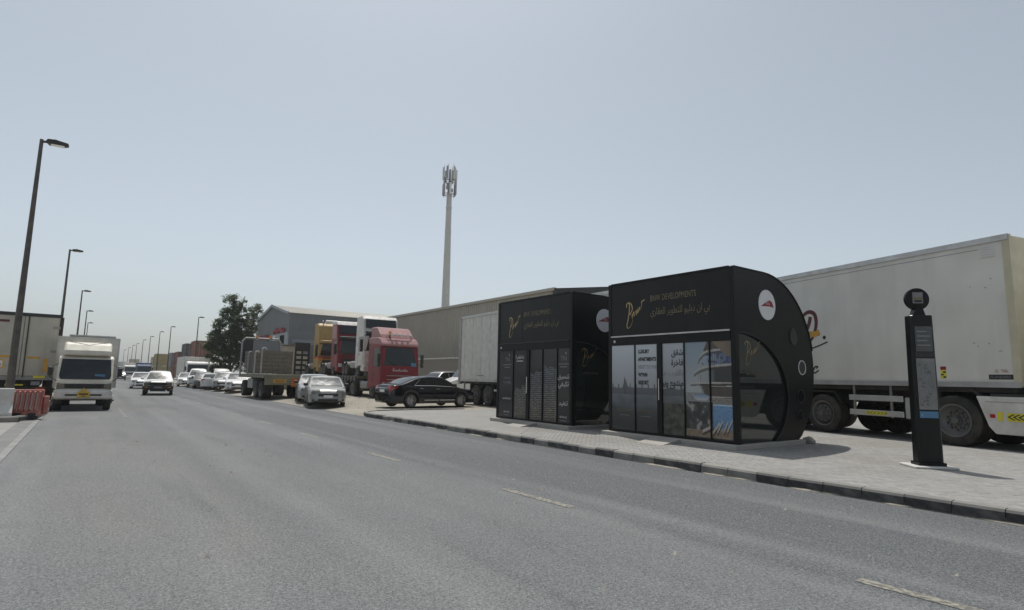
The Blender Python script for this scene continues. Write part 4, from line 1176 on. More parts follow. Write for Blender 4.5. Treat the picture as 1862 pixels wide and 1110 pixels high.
# ---- cab of a heavy lorry
def lorry_cab(t, w=2.5, L_=2.1, z0=.55, zr=3.0, paint='paint_red', visor=True, deflector=None, spoiler_z=3.7, grille='black_plastic', stripes=None, wscr=(1.72, 2.62), bump='same', seed=0, fy=0., mirrors=True, roof_paint=None, highroof=False, cap=None):
    # front face at y = fy, cab runs back to fy - L_
    h = w/2; roof_paint = roof_paint or paint
    prof = [(fy-.02, z0), (fy, z0+.1), (fy+.02, 1.55), (fy-.02, wscr[0]), (fy-.2, wscr[1]+.08), (fy-.34, zr-.1), (fy-.6, zr), (fy-L_, zr), (fy-L_, z0)]
    if highroof: prof = [(fy-.02, z0), (fy, z0+.1), (fy+.02, 1.55), (fy-.02, wscr[0]), (fy-.2, wscr[1]+.08), (fy-.3, wscr[1]+.3), (fy-.55, zr-.25), (fy-.85, zr-.02), (fy-1.1, zr), (fy-L_, zr-.03), (fy-L_, z0)]
    obj('cab_shell', MB().prism(prof, 'x', -h, h), paint, t, bevel=.09, seg=2)
    if cap:
        a_ = wscr[1]
        obj('roof_cap', MB().prism([(fy-.16, a_+.1), (fy-.06, a_+.2), (fy-.16, zr-.3), (fy-.4, zr-.04), (fy-.8, zr+.05), (fy-L_+.01, zr+.05), (fy-L_+.01, a_+.3), (fy-.5, a_+.2)], 'x', -h-.012, h+.012), cap, t, bevel=.12, seg=3)
    ws = MB(); za, zb = wscr; ya, yb = fy-.025, fy-.195
    n = 8
    for j in range(2):
        for i in range(n+1):
            s = -1+2*i/n; y = (ya, yb)[j]+.012-.02*s*s; z = (za+.02, zb)[j]
            ws.v.append((s*(h-.1), y+.008, z))
    for i in range(n): ws.f.append((i, i+1, n+2+i, n+1+i))
    g_ = obj('windscreen', ws.mesh('windscreen', 60), 'truck_glass', t)
    obj('windscreen_seal', MB().box(-h+.06, h-.06, ya-.03, ya+.016, za-.04, za+.015).box(-h+.06, h-.06, yb-.04, yb+.03, zb, zb+.05), 'black_plastic', t)
    for s in (-1, 1):
        sw = obj('side_window', MB().prism([(fy-.32, za+.05), (fy-.42, zb-.05), (fy-1.25, zb-.05), (fy-1.25, za-.08), (fy-.6, za-.08)], 'x', s*(h-.004), s*(h+.006)), 'truck_glass', t)
        dr = obj('door_seam', MB().box(s*h-.004, s*h+.005, fy-.24, fy-.225, z0+.3, zb).box(s*h-.004, s*h+.005, fy-1.36, fy-1.345, z0+.3, zb), 'underbody', t)
        obj('door_handle', MB().cbox((s*(h+.012), fy-1.2, 1.5), (.03, .2, .05)), 'black_plastic', t)
        if mirrors:
            mr = obj('mirror', MB().cbox((s*(h+.2), fy+.02, za+.42), (.2, .13, .62)).cbox((s*(h+.2), fy+.02, za-.02), (.2, .12, .2)), 'black_plastic', t, bevel=.04, seg=2)
            obj('mirror_arm', MB().tube([(s*(h-.03), fy-.2, za+.72), (s*(h+.2), fy+.01, za+.7)], .02, 6).tube([(s*(h-.03), fy-.18, za+.1), (s*(h+.2), fy+.01, za+.1)], .02, 6), 'black_plastic', mr)
        obj('headlight', MB().prism([(s*(h-.1), z0+.12), (s*(h-.62), z0+.14), (s*(h-.58), z0+.34), (s*(h-.1), z0+.42)], 'y', fy-.05, fy+.03), 'lamp_glass', t, bevel=.02)
        obj('step', MB().box(s*h-.02*s, s*(h+.008), fy-1.2, fy-.55, z0+.02, z0+.16), 'black_plastic', t)
    if visor:
        v = MB().prism([(fy-.02, wscr[1]-.06), (fy+.1, wscr[1]+.02), (fy-.16, wscr[1]+.42), (fy-.3, wscr[1]+.38)], 'x', -h+.05, h-.05)
        obj('sun_visor', v, roof_paint, t, bevel=.05, seg=2)
        for s in (-.5, .5): obj('marker_lamp', MB().cbox((s*h, fy+.07, wscr[1]+.06), (.16, .06, .05)), 'lamp_glass', t)
    gr = obj('grille', MB().box(-h+.35, h-.35, fy-.02, fy+.026, z0+.5, 1.32), grille, t)
    sl = MB()
    for k in range(4): sl.box(-h+.37, h-.37, fy+.02, fy+.05, z0+.55+k*.17, z0+.6+k*.17)
    obj('grille_slat', sl, paint if grille != 'black_plastic' else 'black_plastic', gr)
    obj('bumper', MB().prism([(fy+.06, z0-.25), (fy+.09, z0+.1), (fy+.03, z0+.12), (fy-.7, z0+.12), (fy-.7, z0-.2)], 'x', -h, h), paint if bump == 'same' else bump, t, bevel=.05, seg=2)
    obj('number_plate', MB().box(-.24, .24, fy+.08, fy+.1, z0-.14, z0-.02), 'plate_white', t)
    if deflector:
        d = MB().prism([(fy-.55, zr-.03), (fy-.75, zr+.25), (fy-1.25, spoiler_z-.05), (fy-1.5, spoiler_z), (fy-L_, spoiler_z), (fy-L_, zr-.03)], 'x', -h+.12, h-.12)
        obj('roof_deflector', d, deflector, t, bevel=.1, seg=3)
    if stripes:
        for (mm, a, b) in stripes: obj('stripe', MB().box(-h-.004, h+.004, fy-L_+.1, fy+.028, a, b), mm, t)
    wp = MB()
    for s in (-.45, .35): wp.tube([(s, fy+.03, za-.02), (s+.5, fy-.03, za+.28)], .012, 4)
    obj('wiper', wp, 'black_plastic', t)
    return t
def tractor_rear(t, w=2.5, fy=0., L_=6., tank='steel', axles=(-1.4, -4.6), r=.5, z=0., two=False):
    ch = MB()
    for s in (-1, 1): ch.box(s*.42-.05, s*.42+.05, fy-L_, fy-.6, .75+z, 1.02+z)
    for y in (-1.6, -3, -4.2, -5.6): ch.box(-.42, .42, fy+y-.06, fy+y+.06, .8+z, .98+z)
    obj('chassis', ch, 'underbody', t)
    for i, y in enumerate(axles):
        for s in (-1, 1):
            ww = .32 if i == 0 else .58
            wheel(t, s*(w/2-ww/2-.02), fy+y, r, ww, s, 'truck' if i == 0 else 'truck_dish', z=r+z)
            g_ = MB()
            n = 8; a0 = [R(20+140*k/n) for k in range(n+1)]
            for k in range(n):
                (c0, s0), (c1, s1) = [(math.cos(a), math.sin(a)) for a in (a0[k], a0[k+1])]
                x0, x1 = s*(w/2-ww-.05), s*(w/2)
                g_.poly([(x0, fy+y+(r+.08)*c0, r+z+(r+.08)*s0), (x1, fy+y+(r+.08)*c0, r+z+(r+.08)*s0), (x1, fy+y+(r+.08)*c1, r+z+(r+.08)*s1), (x0, fy+y+(r+.08)*c1, r+z+(r+.08)*s1)])
            obj('mudguard', g_.mesh('mudguard', 50), 'black_plastic', t)
    for s in (-1, 1):
        obj('fuel_tank', MB().box(s*(w/2-.62), s*(w/2-.06), fy-3.6, fy-2.3, .55+z, 1.05+z), tank, t, bevel=.12, seg=3)
    obj('fifth_wheel', MB().cyl((0, fy-4.5, 1.02+z), (0, fy-4.5, 1.14+z), .45, .45, 16), 'underbody', t)

# ---- box semitrailer: side that faces -X in view when standing with local +Y away from the camera
def semitrailer(label, loc, rz, L_=13.6, w=2.55, z0=1.5, z1=4.95, body='reefer_white', group='box semitrailers', axle_y=(4.4, 5.7, 7.0), name='semitrailer', front='reefer_cream', frame='alu', sub=1., r=.5):
    # local: front end at y = 0, rear at y = L_, left side x = -w/2
    t = thing(name, label, 'trailer', loc, rz, group)
    h = w/2
    obj('box_body', bx(-h, h, .012, L_-.012, z0, z1), body, t)
    obj('front_bulkhead', bx(-h+.01, h-.01, -.012, .01, z0+.01, z1-.01), front, t)
    # edge extrusions
    for s in (-1, 1):
        obj('top_rail', bx(s*h-.03, s*h+.012, -.012, L_, z1-.1, z1+.03), frame, t)
        obj('bottom_rail', bx(s*h-.03, s*h+.014, -.012, L_, z0-.02, z0+.1), frame, t)
        obj('corner_post', bx(s*(h-.07), s*(h+.012), -.03, .12, z0, z1+.02), front, t)
        obj('corner_post', bx(s*(h-.07), s*(h+.012), L_-.1, L_+.02, z0, z1+.02), frame, t)
    obj('floor_beam', bx(-h+.05, h-.05, .1, L_-.1, z0-.14, z0-.02), 'underbody', t)
    ch = MB()
    for s in (-1, 1): ch.box(s*.6-.07, s*.6+.07, .4, L_-.2, z0-.5, z0-.14)
    for k in range(9): ch.box(-.6, .6, .8+1.4*k, .9+1.4*k, z0-.4, z0-.2)
    obj('chassis', ch, 'underbody', t)
    for y in axle_y:
        for s in (-1, 1): wheel(t, s*(h-.22), y, r, .4, s, 'truck')
        obj('axle', MB().cyl((-h+.3, y, r), (h-.3, y, r), .08, .08, 8), 'underbody', t)
        for s in (-1, 1): obj('mud_wing', MB().prism([(y-.62, r+.3), (y-.4, r+.62), (y+.4, r+.62), (y+.62, r+.3), (y+.62, r+.33), (y+.42, r+.66), (y-.42, r+.66), (y-.62, r+.33)], 'x', s*(h-.44), s*(h-.02)), 'black_plastic', t)
    obj('rear_bumper', bx(-h+.05, h-.05, L_-.2, L_-.05, .55, .75), 'underbody', t)
    return t

# ---------------------------------------------------------------- white reefer trailer on the right
AT = R(-14)                                                 # heading: 14 degrees right of the road
tr = semitrailer('long white refrigerated trailer with script logo, right of the nearer bus shelter', (17.72, 3.32, .125), AT, 13.6, 2.55, 1.42, 4.83, 'reefer_white', axle_y=(5.0, 6.3, 7.6), r=.56)
h = 1.275
XS = -h-.016
# rivets and panel seam on the side, data plate, labels
obj('panel_seam', bx(-h-.004, -h, .3, 13.4, 4.6, 4.612), 'ink_dim', tr)
obj('vent_plate', bx(-h-.006, -h, .26, .58, 4.38, 4.66), 'reefer_white', tr)
vs_ = MB()
for k in range(5): vs_.box(-h-.010, -h-.006, .28, .56, 4.39+.055*k, 4.415+.055*k)
obj('vent_slat', vs_, 'alu', tr)
obj('reflector_strip', MB().box(-h-.02, -h-.014, .5, 1.2, 1.47, 1.51).box(-h-.02, -h-.014, 2.6, 3.5, 1.47, 1.51).box(-h-.02, -h-.014, 4.0, 4.7, 1.47, 1.51), 'ink_dim', tr)
text('D. TIEL', .085, T(XS, .46, 1.74) @ FRONT, 'ink_red', tr, name='lettering')
obj('maker_label', bx(-h-.004, -h, .06, .6, 1.58, 1.69), 'ink_black', tr)
text('FLANDERS', .085, T(-h-.0065, .57, 1.605) @ FRONT, 'ink_dim', tr, sx=1.0)
for k, (y, z, a, b, mm) in enumerate([(1.5, 1.6, .13, .2, 'hi_yellow'), (1.5, 1.805, .13, .08, 'ink_red')]): obj('warning_label', bx(-h-.004, -h, y, y+a, z, z+b), mm, tr)
zz = MB()
for k in range(3): zz.box(-h-.007, -h-.0045, 1.51+.05*(k % 2), 1.57+.05*(k % 2), 1.61+.06*k, 1.65+.06*k)
obj('warning_print', zz, 'ink_black', tr)
random.seed(8)
sc = MB()
for k in range(7):
    y = random.choice([random.uniform(.2, .9), random.uniform(.3, 1.0)]); z = random.choice([random.uniform(2.1, 2.6), random.uniform(3.6, 3.9)])
    a = random.uniform(0, 3); l = random.uniform(.02, .05)
    sc.ribbon([(-y, z), (-y+l*math.cos(a), z+l*math.sin(a)), (-y+l*math.cos(a)+.03, z+l*math.sin(a)-.03)], .012)
obj('scuff_mark', sc.xf(T(-h-.003, 0, 0) @ FRONT).raw(), 'ink_grey', tr)
# painted logo: loop, ochre bar, dot, underline and script
LG = T(XS+.013, 5.5, 2.6) @ FRONT @ Matrix.Scale(.85, 4)
lo = MB()
lo.ribbon(spline([(-.75, .1), (-.35, .75), (.1, 1.15), (.42, 1.1), (.5, .75), (.36, .3), (.05, -.02), (-.15, .05), (.0, .35), (.2, .75), (.27, 1.0)], 7), lambda t: .055+.09*abs(math.sin(t*5)))
obj('logo_loop', lo.xf(LG).raw(), 'ink_maroon', tr)
ob_ = MB().ribbon(spline([(-.1, .3), (.2, .37), (.42, .36), (.62, .42)], 5), .2); obj('logo_bar', ob_.xf(T(XS+.0105, 5.5, 2.6) @ FRONT @ Matrix.Scale(.85, 4)).raw(), 'ink_ochre', tr)
obj('logo_dot', MB().poly(disc(.8, .22, .065)).xf(LG).raw(), 'ink_black', tr)
un = MB().ribbon(spline([(-1.4, -.55), (-.6, -.3), (0, -.2), (.5, -.08), (.92, .06)], 6), .05); obj('logo_underline', un.xf(LG).raw(), 'ink_black', tr)
scp = MB()
for st in [[(-.12, -.85), (-.2, -.78), (-.28, -.9), (-.2, -1.02), (-.1, -.9), (-.02, -.55), (-.1, -.95), (.0, -1.02)], [(.0, -1.02), (.06, -.85), (.16, -.8), (.2, -.92), (.12, -1.03), (.05, -.92), (.16, -.8)], [(.24, -1.0), (.38, -.8), (.48, -.8), (.42, -.86)], [(.38, -.8), (.28, -.92), (.34, -1.02), (.52, -.92)],
           [(-.85, -.9), (-.7, -.78), (-.75, -1.0), (-.6, -.95), (-.55, -.8), (-.5, -1.0), (-.35, -.95)]]:
    scp.ribbon(spline(st, 6), .05)
obj('logo_script', scp.xf(LG).raw(), 'ink_black', tr)
# side guard, boxes and legs between the axles and the tractor
for z in (.58, .98): obj('guard_rail', bx(-h-.005, -h+.03, 2.6, 4.12, z, z+.15), 'alu', tr, bevel=.01)
for y in (2.9, 3.95): obj('guard_post', bx(-h+.03, -h+.07, y, y+.06, .55, 1.4), 'steel', tr)
st_ = obj('chevron_sticker', bx(-h-.009, -h-.005, 3.05, 3.62, .61, .71), 'hi_yellow', tr)
def chevrons(parent, y0, z0, w, hh, X, n=6):
    mb = MB()
    for k in range(n):
        s = -1 if k < n/2 else 1
        c = w*(k+.5)/n+(.0 if k < n/2 else 0)
        d = hh*.32*s
        mb.add([(c-d, hh*.12, 0), (c-d+hh*.28, hh*.12, 0), (c+d+hh*.28, hh*.5, 0), (c-d+hh*.28, hh*.88, 0), (c-d, hh*.88, 0), (c+d, hh*.5, 0)], [(0, 1, 2, 5), (5, 2, 3, 4)])
    mb.v = [(v[0], v[1], v[2]) for v in mb.v]
    return obj('chevron_print', mb.xf(T(X, y0, z0) @ FRONT).raw(), 'ink_black', parent)
chevrons(st_, 3.62, .61, .57, .1, -h-.0115)
obj('tool_box', bx(-h+.04, -h+.6, 2.28, 2.6, .55, 1.1), 'alu', tr, bevel=.03)
obj('pallet_rack', bx(-h+.15, h-.3, 1.75, 2.3, .5, 1.28), 'underbody', tr)
for s in (-1, 1): obj('landing_leg', bx(s*.85-.07, s*.85+.07, 1.9, 2.05, .14, 1.3).box(s*.85-.14, s*.85+.14, 1.85, 2.1, .09, .14), 'steel', tr)
sw = wheel(tr, h-.3, 3.25, .56, .4, 1, 'truck', 'spare_wheel')
wheel(tr, h-.3, 4.25, .56, .4, 1, 'truck', 'spare_wheel')
for y_ in (.9, 2.2, 3.6, 4.8): obj('marker_lamp', bx(-h-.022, -h-.0145, y_, y_+.09, 1.43, 1.47), 'amber', tr)

# its white tractor unit (only drive wheel, fairings and back of the cab are in frame)
tc = thing('tractor_unit', 'white tractor unit coupled to trailer at right edge of frame', 'truck', (17.72, 3.32, .125), AT)
for s in (-1, 1):
    wheel(tc, s*(h-.32), 1.42, .6, .62, s, 'truck_dish')
ch = MB()
for s in (-1, 1): ch.box(s*.42-.06, s*.42+.06, -4.6, 2.3, .85, 1.15)
obj('chassis', ch, 'underbody', tc)
obj('fifth_wheel', MB().cyl((0, 1.35, 1.15), (0, 1.35, 1.26), .5, .5, 18), 'underbody', tc)
sk = obj('side_fairing', MB().prism([(-3.3, .36), (.55, .36), (.68, .52), (.9, 1.2), (-3.3, 1.2)], 'x', -h-.02, -h+.08), 'paint_white_dusty', tc, bevel=.025, seg=2)
obj('side_fairing', MB().prism([(-3.3, .36), (.55, .36), (.9, 1.2), (-3.3, 1.2)], 'x', h-.06, h+.02), 'paint_white_dusty', tc)
sm = MB()
for y in (-.12, -.95, -1.8): sm.box(-h-.025, -h-.018, y, y+.012, .4, 1.18)
sm.box(-h-.025, -h-.018, -3.2, .7, 1.07, 1.08)
obj('fairing_seam', sm, 'ink_dim', sk)
cs = obj('chevron_sticker', bx(-h-.03, -h-.0205, -.3, .3, .66, .84), 'hi_yellow', sk)
chevrons(cs, .29, .67, .6, .17, -h-.033)
obj('warning_label', bx(-h-.03, -h-.0205, .38, .48, .66, .86), 'hi_yellow', sk)
obj('side_reflector', bx(-h-.03, -h-.0205, .53, .63, .72, .8), 'red_lamp', sk)
obj('top_step', bx(-h-.01, h, -3.2, .6, 1.2, 1.26), 'black_plastic', tc)
obj('mudguard', MB().prism([(.72, .75), (.8, 1.15), (1.05, 1.34), (1.8, 1.34), (2.05, 1.15), (2.05, 1.2), (1.82, 1.4), (1.02, 1.4), (.75, 1.2)], 'x', -h+.02, -h+.66), 'black_plastic', tc)
obj('gladhand', MB().tube([(-.9, -.3, 1.6), (-.95, 0, 1.5), (-.6, .2, 1.36)], .03, 6), 'galv', tc)
ca = obj('cab_shell', MB().prism([(-3.3, .5), (-1.05, .5), (-1.05, 3.7), (-1.6, 4.25), (-2.6, 4.3), (-3.3, 3.4)], 'x', -h-.02, h+.02), 'paint_white', tc, bevel=.1, seg=3)
obj('side_deflector', bx(-h-.02, -h+.03, -1.05, -.55, 1.25, 4.0), 'paint_white', tc, bevel=.012)
for s in (-1, 1): wheel(tc, s*(h-.2), -2.6, .56, .34, s, 'truck')
obj('side_window', bx(-h-.03, -h-.02, -3.0, -2.1, 2.1, 2.9), 'truck_glass', tc)

# ---------------------------------------------------------------- long white trailer behind the farther shelter
AM = R(-5)
t2 = semitrailer('long grimy white box trailer parked behind the farther bus shelter', (16.72, 14.1, .125), AM, 13.4, 2.5, 1.22, 4.72, 'box_white', axle_y=(10.2, 11.5), r=.52, front='box_white')
h2 = 1.25
for k in range(14): obj('side_rib', bx(-h2-.012, -h2, .5+.95*k, .53+.95*k, 1.4, 4.6), 'box_white', t2)
obj('rear_post', bx(-h2-.03, -h2+.1, 13.25, 13.5, 1.05, 4.78), 'galv', t2)
obj('guard_rail', bx(-h2, -h2+.04, 7.8, 9.5, .75, .85), 'alu', t2)
for y in (9.0, 12.8): obj('guard_post', bx(-h2+.02, -h2+.08, y, y+.06, .45, 1.2), 'steel', t2)
obj('side_lettering', MB().box(-h2-.004, -h2, 10.6, 11.3, 1.5, 1.54), 'ink_grey', t2)

# ---------------------------------------------------------------- lorry with three tractor units on its low loader
CX = 16.55
sc_ = thing('red_truck', 'dark red heavy truck with faded roof parked behind the black sedan', 'truck', (CX-.42, 34.0, .1), math.pi)
lorry_cab(sc_, 2.6, 2.2, .62, 3.85, 'paint_red', False, 'paint_red_faded', 4.6, wscr=(2.12, 3.2), grille='paint_red', roof_paint='paint_red_faded', cap='paint_red_faded')
for k in range(3): obj('grille_bar', bx(-.95, .95, .05, .065, .95+.24*k, .99+.24*k), 'galv', sc_)
lt = MB(); random.seed(6); x = .62
for st in range(8):
    hh = [.2, .09, .08, .14, .08, .09, .15, .08][st]; x0 = -.55+.13*st
    lt.ribbon(spline([(x0, 0), (x0+.03, hh*.7), (x0+.07, hh), (x0+.08, hh*.4), (x0+.05, .01), (x0+.1, 0), (x0+.13, .03)], 4), .02)
obj('script_lettering', lt.xf(T(-.0, .056, 1.74) @ REAR).raw(), 'ink_white', sc_)
obj('windscreen_sticker', bx(-1.1, -.72, .0, .02, 2.06, 2.3), 'sign_blue', sc_)
bk = obj('beacon', MB().cyl((.55, -.6, 4.05), (.55, -.6, 4.3), .1, .08, 12), 'amber', sc_)
obj('beacon_stalk', MB().cyl((.55, -.6, 3.8), (.55, -.6, 4.05), .03, .03, 6), 'black_plastic', bk)
lb = obj('light_bar', MB().tube([(.9, -.5, 3.85), (.75, -.42, 4.06), (-.8, -.42, 4.06), (-.95, -.5, 3.85)], .03, 6), 'steel', sc_)
for q in (-.6, -.2, .2, .5): obj('bar_lamp', MB().cyl((q, -.34, 4.06), (q, -.42, 4.06), .09, .07, 12), 'lamp_glass', lb)
tractor_rear(sc_, 2.6, 0, 6.2, axles=(-1.35, -4.7), r=.53)

ll = thing('low_loader', 'dark low loader trailer carrying a row of truck cabs', 'trailer', (16.4, 38.6, .1), R(-5.4))
obj('deck', bx(-1.3, 1.3, 0, 18.2, 1.18, 1.4), 'loader_green', ll)
obj('deck_edge', MB().box(-1.34, -1.3, 0, 18.2, 1.12, 1.36).box(1.3, 1.34, 0, 18.2, 1.12, 1.36), 'underbody', ll)
for k in range(22): obj('deck_bracket', bx(-1.36, -1.34, .4+.8*k, .48+.8*k, 1.0, 1.36), 'galv', ll)
for y in (10, 11.4, 12.8, 14.2, 15.6):
    for s in (-1, 1): wheel(ll, s*1.02, y, .45, .5, s, 'truck')
obj('frame_beam', bx(-.5, .5, -1, 18, .75, 1.18), 'underbody', ll)
for s in (-1, 1): obj('landing_leg', bx(s*1.0-.09, s*1.0+.09, 2.2, 2.4, .06, 1.15).box(s*1.0-.18, s*1.0+.18, 2.1, 2.5, .0, .06), 'underbody', ll)
obj('stowage_box', bx(-1.25, -.6, -1.5, 1.8, .4, 1.12), 'fascia_dark', ll, bevel=.03)
obj('stowage_box', bx(-1.25, -.6, 2.7, 5.6, .4, 1.05), 'fascia_dark', ll, bevel=.03)

def carried(label, y, paint, roofp, zr, spz, stripes=None, tank='steel', defl=True, dark_visor=None, rz=math.pi, x=CX):
    t = thing('carried_tractor', label, 'truck', (16.27+(y-37.2)*.094, y, 1.5), rz-R(5.4), 'tractor units carried on the low loader')
    lorry_cab(t, 2.5, 2.1, .55, zr, paint, False, None, spz, wscr=(1.75, 2.75), stripes=stripes, grille='black_plastic', highroof=True)
    tractor_rear(t, 2.5, 0, 5.9, tank, axles=(-1.3, -4.3, -5.1), r=.48)
    obj('sun_visor', MB().prism([(-.16, 2.78), (.06, 2.86), (-.02, 3.08), (-.3, 3.1)], 'x', -1.12, 1.12), 'black_plastic' if defl else paint, t, bevel=.03)
    return t
cw = carried('white tractor unit on low loader, just behind the red truck', 37.4, 'paint_white_dusty', 'paint_white_dusty', 4.2, 4.2, tank='galv')
def brow(t, z0, z1):
    # tinted roof window between the windscreen and the roof
    obj('roof_window', MB().prism([(-.36, z0), (-.56, z1), (-.5, z1+.02), (-.27, z0+.02)], 'x', -1.08, 1.08), 'truck_glass', t)
brow(cw, 3.3, 3.92)
cr_ = carried('red tractor unit with white roof, middle one on low loader', 44.4, 'paint_red', 'paint_white_dusty', 4.3, 4.3)
brow(cr_, 3.3, 3.95)
obj('roof_cap', MB().prism([(-.5, 4.0), (-.8, 4.32), (-1.1, 4.36), (-2.11, 4.33), (-2.11, 4.0)], 'x', -1.26, 1.26), 'paint_white_dusty', cr_, bevel=.08, seg=2)
for s_ in (-1, 1): obj('faded_roof_side', bx(s_*1.2, s_*1.262, -2.0, -.62, 2.9, 3.98), 'paint_red_faded', cr_, bevel=.02)
cy_ = carried('yellow tractor unit with red stripes, rearmost on low loader', 51.0, 'paint_yellow', 'paint_yellow', 4.65, 4.65, [('stripe_red', 1.52, 1.66), ('stripe_orange', 1.36, 1.48)], defl=False)
obj('roof_air_unit', MB().cyl((-.55, -1.2, 4.8), (.5, -1.2, 4.8), .2, .2, 12).box(-.3, .3, -1.7, -1.0, 4.62, 4.8), 'paint_white_dusty', cy_)
for s_ in (-1, 1): obj('roof_horn', MB().tube([(.75*s_, -.8, 4.4), (.9*s_, -.5, 4.85)], .04, 6), 'chrome', cy_)

# ---------------------------------------------------------------- flatbed lorry with caged load
fb = thing('flatbed_trailer', 'flatbed trailer seen from behind with caged load and stake posts', 'trailer', (9.55, 35.3, .06), 0)
obj('deck', bx(-1.27, 1.27, 0, 6.9, 1.32, 1.42), 'deck_wood', fb)
for k in range(12): obj('deck_plank', bx(-1.24, 1.24, .03+.25*k, .255+.25*k, 1.42, 1.45), 'deck_wood', fb)
obj('side_rave', MB().box(-1.31, -1.27, 0, 6.9, 1.22, 1.44).box(1.27, 1.31, 0, 6.9, 1.22, 1.44), 'loader_green', fb)
for k in range(12): obj('rave_post', bx(-1.34, -1.31, .3+.55*k, .38+.55*k, 1.2, 1.46), 'galv', fb)
obj('rear_beam', bx(-1.27, 1.27, -.06, 0, .82, 1.4), 'loader_green', fb)
obj('long_vehicle_board', bx(-1.0, .12, -.085, -.062, .86, 1.24), 'loader_green', fb, bevel=.01)
lb = obj('board_plate', bx(-.8, -.08, -.1, -.087, .94, 1.16), 'plate_yellow', fb)
obj('board_marks', MB().box(-.76, -.12, -.104, -.1015, .98, 1.0).box(-.7, -.2, -.104, -.1015, 1.03, 1.06).box(-.76, -.16, -.104, -.1015, 1.1, 1.13), 'ink_red', lb)
hb = obj('hazard_board', bx(.2, .5, -.085, -.062, .74, 1.24), 'stripe_orange', fb)
for k in range(4): obj('hazard_stripe', MB().poly([(.2, -.088, .76+.12*k), (.2, -.088, .81+.12*k), (.5, -.088, .87+.12*k), (.5, -.088, .82+.12*k)]), 'stripe_red', hb)
obj('reflective_strip', MB().box(.5, 1.2, -.085, -.062, .72, .8), 'hi_yellow', fb)
obj('number_plate', bx(.62, 1.1, -.085, -.062, .92, 1.06), 'container_grey', fb)
ch = MB()
for s in (-1, 1): ch.box(s*.5-.06, s*.5+.06, .1, 6.6, .9, 1.3)
obj('chassis', ch, 'underbody', fb)
for y in (.9, 2.2, 5.7):
    for s in (-1, 1): wheel(fb, s*.98, y, .52, .55, s, 'truck_dish')

obj('tool_box', bx(-1.2, -.62, 3.3, 4.6, .55, 1.15), 'galv', fb, bevel=.03)
for y, hh in ((1.2, 1.5), (2.9, 1.35), (4.6, 1.35)): obj('stake_post', MB().tube([(-1.24, y, 1.42), (-1.24, y, 1.42+hh), (-1.1, y, 1.5+hh), (-.98, y, 1.4+hh)], .05, 8), 'galv', fb)
hbm = MB().tube([(-1.25, 6.85, 1.3), (-1.25, 6.85, 3.6), (-1.05, 6.85, 3.85), (1.05, 6.85, 3.85), (1.25, 6.85, 3.6), (1.25, 6.85, 1.3)], .06, 8)
obj('headboard_frame', hbm.mesh('headboard_frame', 50), 'galv', fb)
obj('headboard', bx(-1.2, -.55, 6.87, 6.91, 2.2, 3.75), 'fascia_dark', fb)
obj('headboard_sheet', bx(-.55, 1.2, 6.87, 6.91, 2.2, 3.75), 'cladding_grey', fb)
for x_ in (-.35, .55): obj('beacon', MB().cyl((x_, 6.85, 3.9), (x_, 6.85, 4.08), .09, .07, 10), 'amber', fb)
# caged pallet load on the deck
cg = thing('pallet_cage', 'brown timber-slatted pallet cage on the flatbed behind the headboard', 'crate', (9.62, 39.0, 1.512), 0)
for k in range(6): obj('slat', bx(-1.18, 1.18, 0, .03, .06+.24*k, .27+.24*k), 'wood', cg)
for k in range(7): obj('upright', bx(-1.17+.38*k, -1.1+.38*k, -.03, 0, 0, 1.5), 'wood', cg)
for s in (-1, 1):
    for k in range(6): obj('slat', bx(s*1.18-.015, s*1.18+.015, .03, 2.6, .06+.24*k, .27+.24*k), 'wood', cg)
obj('load_core', bx(-1.1, 1.1, .1, 2.5, .02, 1.42), 'wood', cg)
# site cabin and dark rack beyond
cb = thing('site_cabin', 'cream site cabin with dark straps standing behind the flatbed truck', 'cabin', (15.0, 57.2, .1), 0)
obj('cabin_body', bx(-1.0, 1.0, 0, 2.2, 0, 4.1), 'container_cream', cb, bevel=.03)
obj('cabin_roof', bx(-1.06, 1.06, -.06, 2.26, 4.1, 4.24), 'container_brown', cb)
for x_ in (-.45, .25): obj('strap', bx(x_, x_+.13, -.05, 0, .6, 3.0), 'ink_black', cb, bevel=.02)
rk = thing('dark_rack', 'dark steel rack with rows of pale slots next to site cabin', 'rack', (16.75, 57.3, .1), 0)
obj('rack_body', bx(-.72, .72, 0, 1.2, 0, 4.5), 'fascia_dark', rk)
for c in range(2):
    for r_ in range(6): obj('slot', bx(-.55+.62*c, -.12+.62*c, -.02, 0, 1.0+.48*r_, 1.26+.48*r_), 'container_cream' if random.random() < .8 else 'container_grey', rk)

# ---------------------------------------------------------------- cars
z_ = .1
car('black saloon with chrome sill strips parked side-on before the red truck', 'sedan', 'paint_black', (13.1, 24.6, .115), R(-84))
bs = [o for o in bpy.data.objects if o.get('label', '').startswith('black saloon')][0]
obj('sill_strip', MB().box(.905, .925, -.75, .05, .33, .37).box(.905, .925, .1, .95, .33, .37), 'chrome', bs)
obj('bootlid_trim', bx(-.5, .5, -2.425, -2.39, .86, .9), 'chrome', bs)
obj('window_trim', MB().tube([(.885, .98, .955), (.9, -.2, 1.0), (.9, -1.3, 1.005)], .012, 5).tube([(.9, -1.3, 1.005), (.78, -.95, 1.26)], .012, 5), 'chrome', bs)
car('silver champagne saloon parked at road edge, front one of the pair', 'sedan_old', 'paint_champagne', (9.35, 28.0, .08), R(166), 'silver saloons at the road edge', wheels='plain')
car('silver saloon tucked behind the champagne one by the flatbed', 'sedan', 'paint_silver', (10.15, 32.2, .1), R(166), 'silver saloons at the road edge')
pk = car('white pickup with black front bumper driving toward the camera', 'pickup', 'paint_white', (4.0, 45.6, .004), R(174), None, 'pickup_truck', 'plain', 'black_plastic', cat='pickup')
obj('load_bay', bx(-.74, .74, -2.36, -.78, .94, 1.01), 'underbody', pk)
